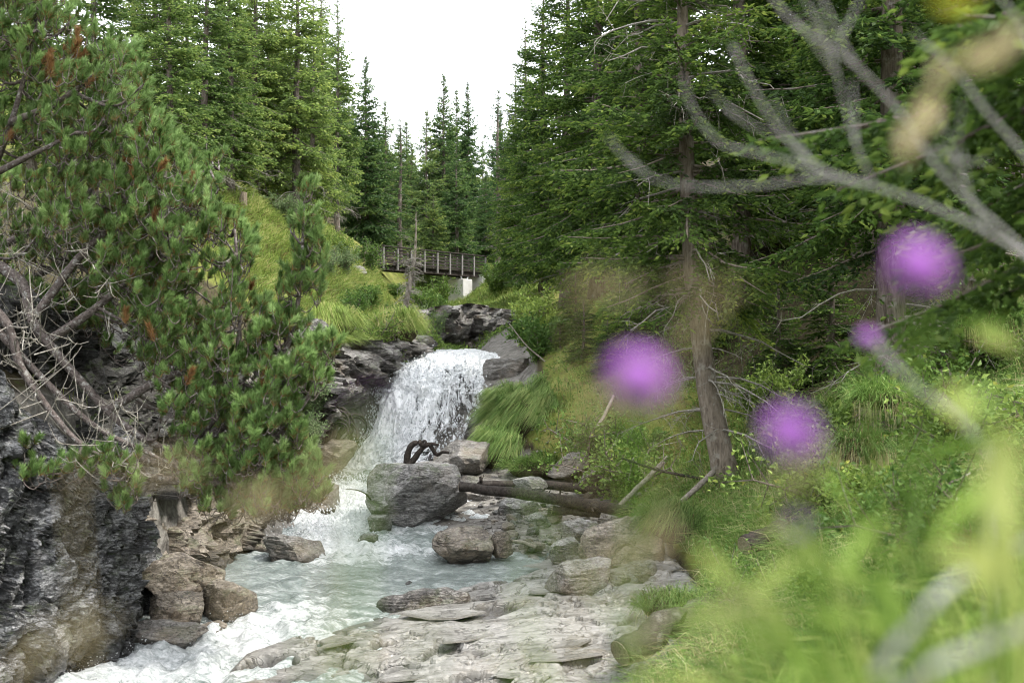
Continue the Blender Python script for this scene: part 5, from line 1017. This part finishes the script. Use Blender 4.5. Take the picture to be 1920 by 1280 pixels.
# ------------------------------------------------------------------ out-of-focus plants close to the camera
def rooted(tip, sway=.12, g=np.random.default_rng(900)):
    """a stem from the ground up to a tip"""
    x = tip[0]+g.normal()*sway; y = tip[1]+abs(g.normal())*sway*.6+.02; z = T0(x, y)[0]; b = np.array([x, y, min(z, tip[2]-.1)])
    m = (b+tip)/2+np.array([g.normal()*.03, .02, .04]); return catmull([b, m, tip], 14)
def flower(label, px, py, y, rad, tilt, seed):
    g = np.random.default_rng(seed); c = W(px, py, y); S = rooted(c, .08, g); root = thing('purple_flower', label, 'flower', S[0], 'purple meadow flowers close by')
    a = Acc(); tube(a, S, np.linspace(.0032, .0022, 14), 6); a.build('stem', M['fgleaf'], root)
    up = unit(np.array(tilt, float)); s = unit(np.cross(up, [0.3, 1, .2])); t = np.cross(up, s)
    a = Acc(); n = 170; ph = g.uniform(0, 6.283, n); th = np.arccos(1-g.random(n)*1.0); d = (np.cos(ph)*np.sin(th))[:, None]*s+(np.sin(ph)*np.sin(th))[:, None]*t+(np.cos(th)*.75)[:, None]*up
    leaves(a, c+d*rad*.35, d+g.normal(size=(n, 3))*.25, rad*g.uniform(.55, .85, n), rad*.34, np.clip(.45+.3*np.cos(th)+g.normal(size=n)*.2, 0, 1)); a.build('petals', M['petal'], root)
    a = Acc(); V, Tt = ICO[3]; a.add(c+(V*np.array([1, 1, .55]))*rad*.45, Tt, None, .8); a.build('floret_head', M['petal'], root, shade=True)
    a = Acc(); n = 16; ph = np.linspace(0, 6.283, n); d = np.cos(ph)[:, None]*s+np.sin(ph)[:, None]*t; leaves(a, np.repeat([c-up*rad*.2], n, 0), d-up*.3, rad*.7, rad*.25, .4); a.build('calyx', M['fgleaf'], root)
    return root
flower('large purple flower at the upper right in front of the dark spruces', 1716, 503, .43, .0125, (.25, -.75, .6), 1)
flower('purple flower left of the leaning spruce trunk', 1195, 712, .40, .0120, (.1, -.7, .7), 2)
flower('purple flower low in front of the bank, right of the leaning trunk', 1482, 815, .44, .0115, (0, -.8, .5), 3)
flower('small lilac flower bud between the two larger flowers on the right', 1627, 635, .75, .0075, (0, -.6, .8), 4)
flower('faint tiny purple flower in front of the gorge wall left of the falls', 688, 766, .30, .0017, (0, -.6, .8), 5)
flower('pinkish small flower low on the bank in front of the cut log', 1492, 985, .42, .0032, (.2, -.6, .8), 6)
# bare shrub whose silvery branches cross the upper right
base = np.array([1.05, 1.55, T0(1.05, 1.55)[0]]); root = thing('bare_shrub', 'leafless shrub with silvery branches crossing the upper right corner', 'shrub', base); a = Acc()
D0 = 1.25
def fg(pts, d=D0): return [W(p[0], p[1], d*(p[2] if len(p) > 2 else 1)) for p in pts]
stem = catmull([base, base+np.array([-.02, -.1, .45]), W(2060, 640, 1.31)], 14); tube(a, stem, np.linspace(.016, .010, 14), 8); a.build('stem', M['fgtwig'], root, shade=True)
for pts, r0, r1 in (([(2060, 640, 1.05), (1985, 545), (1900, 450), (1810, 370), (1740, 290), (1690, 215), (1600, 120), (1490, 45), (1430, -30)], .0085, .0045), ([(1605, 125), (1570, 60), (1535, -20), (1520, -60)], .005, .003), ([(2060, 600, 1.05), (1990, 400), (1920, 290), (1850, 210), (1790, 130), (1740, 85)], .0075, .004),
                    ([(2060, 640, 1.05), (1960, 510), (1850, 435), (1740, 385), (1640, 350), (1540, 318), (1470, 255), (1420, 180), (1372, 85)], .0085, .0035), ([(1650, 352), (1540, 335), (1420, 348), (1310, 350), (1225, 335), (1180, 295)], .0045, .0022), ([(1545, 320), (1430, 290), (1350, 268), (1300, 205), (1280, 145)], .0045, .0025),
                    ([(1640, 350), (1608, 280), (1585, 200), (1565, 120), (1560, 80)], .004, .002), ([(1990, 420), (1960, 200), (1915, 50), (1850, -30)], .006, .004), ([(1470, 258), (1400, 230), (1330, 170)], .003, .0015), ([(1850, 435), (1800, 330), (1760, 270)], .004, .002)):
    a = Acc(); P = catmull(fg(pts), 30); tube(a, P, np.linspace(r0, r1, 30)*.34, 7, rough=.04); a.build('branch', M['fgtwig'], root, shade=True)
gt = np.random.default_rng(66); brs = [c for c in root.children if c.name.startswith('branch')]
for k in range(16):
    c = brs[gt.integers(len(brs))]; co = np.array([v.co[:] for v in c.data.vertices])[:210].reshape(30, 7, 3).mean(1)+base; i = gt.integers(6, 27); t_ = unit(co[i+1]-co[i]); d_ = unit(t_*.8+gt.normal(size=3)*np.array([.6, .3, .6])); l_ = gt.uniform(.03, .08)
    a = Acc(); tube(a, catmull([co[i], co[i]+d_*l_*.5+np.array([0, 0, .006]), co[i]+d_*l_+np.array([0, 0, .02])], 8), np.linspace(.0014, .0007, 8), 5); a.build('side_twig', M['fgtwig'], c)
def fleaf(parent, px, py, d, L, wd, dirv, mat, tint=.5, name='leaf'):
    a = Acc(); n = 10; t = np.linspace(0, 1, n); c = W(px, py, d); dv_ = unit(np.array(dirv, float)); s = unit(np.cross(dv_, [.2, 1, .3])); u = np.cross(s, dv_); ww = wd*np.sin(np.clip(t*.97+.03, 0, 1)*math.pi)**.7*.5
    mid = c+dv_*(L*(t-.5))[:, None]+u*(.18*L*np.sin(t*2.5))[:, None]; V = np.concatenate([mid-s*ww[:, None]+u*(ww*.3)[:, None], mid, mid+s*ww[:, None]+u*(ww*.3)[:, None]]); i = np.arange(n-1)
    a.add(V, None, np.concatenate([np.stack([i, i+1, i+1+n, i+n], 1), np.stack([i+n, i+1+n, i+1+2*n, i+2*n], 1)]), tint); return a.build(name, M[mat], parent, shade=True)
for px, py, d, L, wd, dr, tn in ((1850, 108, .9, .06, .028, (1, .1, .1), .8), (1775, 130, .92, .045, .022, (.6, .2, .6), .6), (1745, 200, .93, .05, .03, (.2, .1, 1), .6), (1715, 245, .92, .05, .025, (.5, 0, .8), .7), (1880, 85, .9, .035, .02, (1, 0, -.3), .9), (1700, 280, .94, .03, .016, (0, 0, 1), .3), (1905, 60, .9, .03, .02, (.3, 0, 1), .9)):
    fleaf(root, px, py, d*.62, L*.5, wd*.42, dr, 'drygrass', tn*.4, 'dry_leaf')
fleaf(root, 1800, 0, .45, .022, .007, (1, 0, .1), 'yellowleaf', .4, 'yellow_leaf')
# meadow stalks and leaves at the lower right
g = np.random.default_rng(55); plants = []
def leafy(label, px, py, d, nleaf, L, wd, seed, mat='fgleaf', tint=.6, name='meadow_plant', spread=.12):
    g = np.random.default_rng(seed); c = W(px, py, d); S = rooted(c, .05, g); root = thing(name, label, 'meadow plant', S[0], 'meadow plants close by'); a = Acc(); tube(a, S, np.linspace(.0022, .0012, 14), 5, tint=.5); a.build('stem', M[mat], root)
    for k in range(nleaf):
        p = S[g.integers(6, 14)]+g.normal(size=3)*.004; dv_ = unit(g.normal(size=3)*np.array([1, .7, .5])+np.array([0, 0, .4])); l = L*g.uniform(.6, 1.2)
        q = p+dv_*l*.5; fleaf(root, 960+q[0]/q[1]*F, 640-q[2]/q[1]*F, q[1], l, wd*g.uniform(.7, 1.2), dv_, mat, float(np.clip(tint+g.normal()*.2, 0, 1)))
    return root
where = [('tall meadow plant with a glowing pale leaf at the right edge', 1890, 870, .55, 3, .07, .03, .95), ('meadow plant with yellowish leaves left of the glowing leaf', 1840, 780, .6, 4, .05, .025, .85), ('leafy plant in the bottom right corner', 1860, 1060, .7, 9, .12, .03, .6), ('leafy plant second from the bottom right corner', 1740, 1040, .8, 9, .13, .03, .6),
         ('yellow-green plant at the bottom, right of the thick log', 1400, 1120, .8, 6, .08, .022, .8), ('broad-leaved plant low at the bottom right of the log', 1480, 1190, .7, 8, .10, .03, .75), ('dark leafy plant in the middle of the near bank', 1600, 960, 1.0, 9, .12, .025, .4), ('plant in front of the shaggy tussock', 1690, 890, 1.1, 8, .12, .025, .45),
         ('tall leafy plant at the right edge under the branches', 1905, 640, .9, 6, .08, .025, .55), ('thin plant beside the right-edge trunk', 1790, 620, 1.0, 4, .1, .02, .6), ('plant at the bottom edge below the bark-covered log', 1560, 1260, .7, 8, .1, .028, .7), ('green plant at the bottom edge towards the corner', 1700, 1230, .8, 8, .12, .028, .55),
         ('pale plant between the cut log and the corner', 1560, 1090, .9, 8, .1, .022, .65), ('plant rising left of the corner plants', 1650, 1150, 1.2, 9, .14, .025, .45), ('small plant below the low purple flower', 1380, 1040, .6, 4, .05, .014, .7), ('thin sprig in front of the bedrock', 800, 1180, .42, 4, .03, .009, .75), ('tiny sprig in front of the pool', 570, 1150, .40, 3, .018, .009, .8), ('sprig in front of the upper bedrock', 1000, 940, .42, 2, .02, .006, .7)]
for i, (lb, px, py, d, nl, L, wd, tn) in enumerate(where): leafy(lb, px, py, d*.8, int(nl*1.5), L*.7, wd*.4 if i else wd*.8, 700+i, tint=min(tn+.12, 1))
pl_ = leafy('tall plant carrying one big backlit yellow-green leaf at the right edge', 1893, 1010, .42, 1, .03, .01, 790, tint=.9); fleaf(pl_, 1890, 905, .42, .045, .016, (.1, 0, 1), 'fgleaf', 1.0)
# close grass blades filling the lower right corner
a = Acc(); n = 700; px = 1380+(2050-1380)*g.random(n)**.75; y = g.uniform(.8, 4.0, n); x = (px-960)*y/F; P = np.stack([x, y, T0(x, y)], 1); h = g.uniform(.25, .62, n)
top = 640-(P[:, 2]+h)/y*F; k = top > np.interp(px, [1380, 1450, 1600, 1750, 1950], [1200, 1110, 980, 830, 660]); P, h = P[k], h[k]; n = len(P)
D = unit(np.array([-.15, 0, 1.0])+g.normal(size=(n, 3))*np.array([.35, .3, .1]))*h[:, None]; blades(a, P, D, g.uniform(.005, .014, n), D*np.array([.9, .5, 0])-np.array([0, 0, .35])*h[:, None], np.clip(.6+g.normal(size=n)*.3, 0, 1))
n = 520; px = 1330+(2050-1330)*g.random(n)**.7; y = g.uniform(.5, 1.7, n); x = (px-960)*y/F; P = np.stack([x, y, T0(x, y)], 1); h = g.uniform(.25, .75, n)
top = 640-(P[:, 2]+h*.8)/y*F; k = top > np.interp(px, [1330, 1450, 1600, 1750, 1950], [1190, 1060, 930, 770, 620]); P, h = P[k], h[k]; n = len(P)
D = unit(np.array([-.1, 0, 1.0])+g.normal(size=(n, 3))*np.array([.3, .25, .1]))*h[:, None]; blades(a, P, D, g.uniform(.006, .017, n), D*np.array([.9, .5, 0])-np.array([0, 0, .3])*h[:, None], np.clip(.82+g.normal(size=n)*.22, 0, 1))
n = 110; px = 1470+(2050-1470)*g.random(n)**.8; y = g.uniform(.5, .95, n); x = (px-960)*y/F; P = np.stack([x, y, T0(x, y)], 1); tipy = np.interp(px, [1470, 1600, 1750, 1950], [1130, 1000, 860, 700])+g.uniform(0, 330, n); h = np.maximum((640-tipy)*y/F-P[:, 2], .15)
D = np.stack([g.normal(size=n)*.1*h, g.normal(size=n)*.05*h, h*1.15], 1); blades(a, P, D, g.uniform(.007, .02, n), D*np.array([.6, .3, 0])-np.array([0, 0, .15])*h[:, None], np.clip(.55+g.normal(size=n)*.4, 0, 1))
tag(a.build('near_grass', M['fgleaf']), 'blurred close grass blades in the lower right corner', 'grass', kind='stuff')
# grey dry stalks at the bottom right
for lb, pts, r0 in (('pale dry stalk bending up from the bottom edge at the right', [(1600, 1400, .6), (1650, 1260, .6), (1710, 1175, .6), (1790, 1090, .62), (1900, 1030, .65), (2000, 1000, .65)], .0035), ('pale dry stalk running into the bottom right corner', [(1600, 1400, .55), (1730, 1265, .55), (1830, 1215, .55), (1960, 1165, .55)], .0038), ('grey stalk slanting below the small lilac flower', [(1860, 860, .9), (1790, 780, .9), (1700, 710, .9), (1640, 640, .9)], .0035)):
    P = catmull([W(*p) for p in pts], 24); P = P if P[0, 2] < P[-1, 2] else P[::-1]; b = np.array([P[0, 0], P[0, 1]+.05, T0(P[0, 0], P[0, 1])[0]]); b[2] = min(b[2], P[0, 2]-.05); P = np.vstack([b, P]); root = thing('dry_stalk', lb, 'stalk', b); a = Acc(); tube(a, P, np.linspace(r0, r0*.6, len(P)), 6); a.build('stalk', M['fgtwig'], root, shade=True)
# dry seed heads on thin stems
def seedhead(label, px, py, d, length, ang, n, seed, wd=.012, tint=.5):
    g = np.random.default_rng(seed); c = W(px, py, d); ax = np.array([math.cos(ang), .15, math.sin(ang)]); tip = c-ax*length*.5; S = rooted(tip, .05, g); root = thing('dry_grass_stem', label, 'grass stem', S[0], 'dry seed heads close by')
    a = Acc(); tube(a, np.vstack([S, c, c+ax*length*.5]), np.linspace(.0008, .0004, 16), 4, tint=.5); a.build('stem', M['drygrass'], root)
    a = Acc(); u = g.random(n)-.5; P = c+ax*(u*length)[:, None]; D = unit(ax*.6+g.normal(size=(n, 3))*.6); leaves(a, P, D, g.uniform(.5, 1.2, n)*wd, wd*.22, np.clip(tint+g.normal(size=n)*.2, 0, 1)); tag(a.build('seed_head', M['drygrass'], root), kind='stuff'); return root
for i, (lb, px, py, d, L, an, n) in enumerate((('brown seed head in front of the lower pine twigs', 250, 890, .42, .05, .1, 60), ('pale seed head in front of the pine tips at the rapid', 520, 935, .40, .045, .12, 90), ('seed head crossing the foot of the dark cliff', 120, 1205, .40, .045, .45, 60), ('brownish seed head in front of the long brown rock', 1180, 1030, .42, .035, .35, 60),
         ('airy seed head above the purple flower beside the leaning spruce', 1190, 540, .42, .06, .1, 45), ('seed head blurring the leaning trunk', 1310, 610, .42, .04, .9, 40), ('olive seed head over the pine tips near the falls', 625, 862, .38, .018, .2, 50), ('olive seed head left below the purple flower by the leaning spruce', 1120, 770, .40, .02, .7, 60),
         ('tan seed head on the bank near the tussocks', 1500, 880, .45, .03, .5, 50), ('ochre seed head in front of the bark-covered log', 1360, 1150, .45, .03, .4, 40))): seedhead(lb, px, py, d, L, an, max(10, int(n*.18)), 800+i)
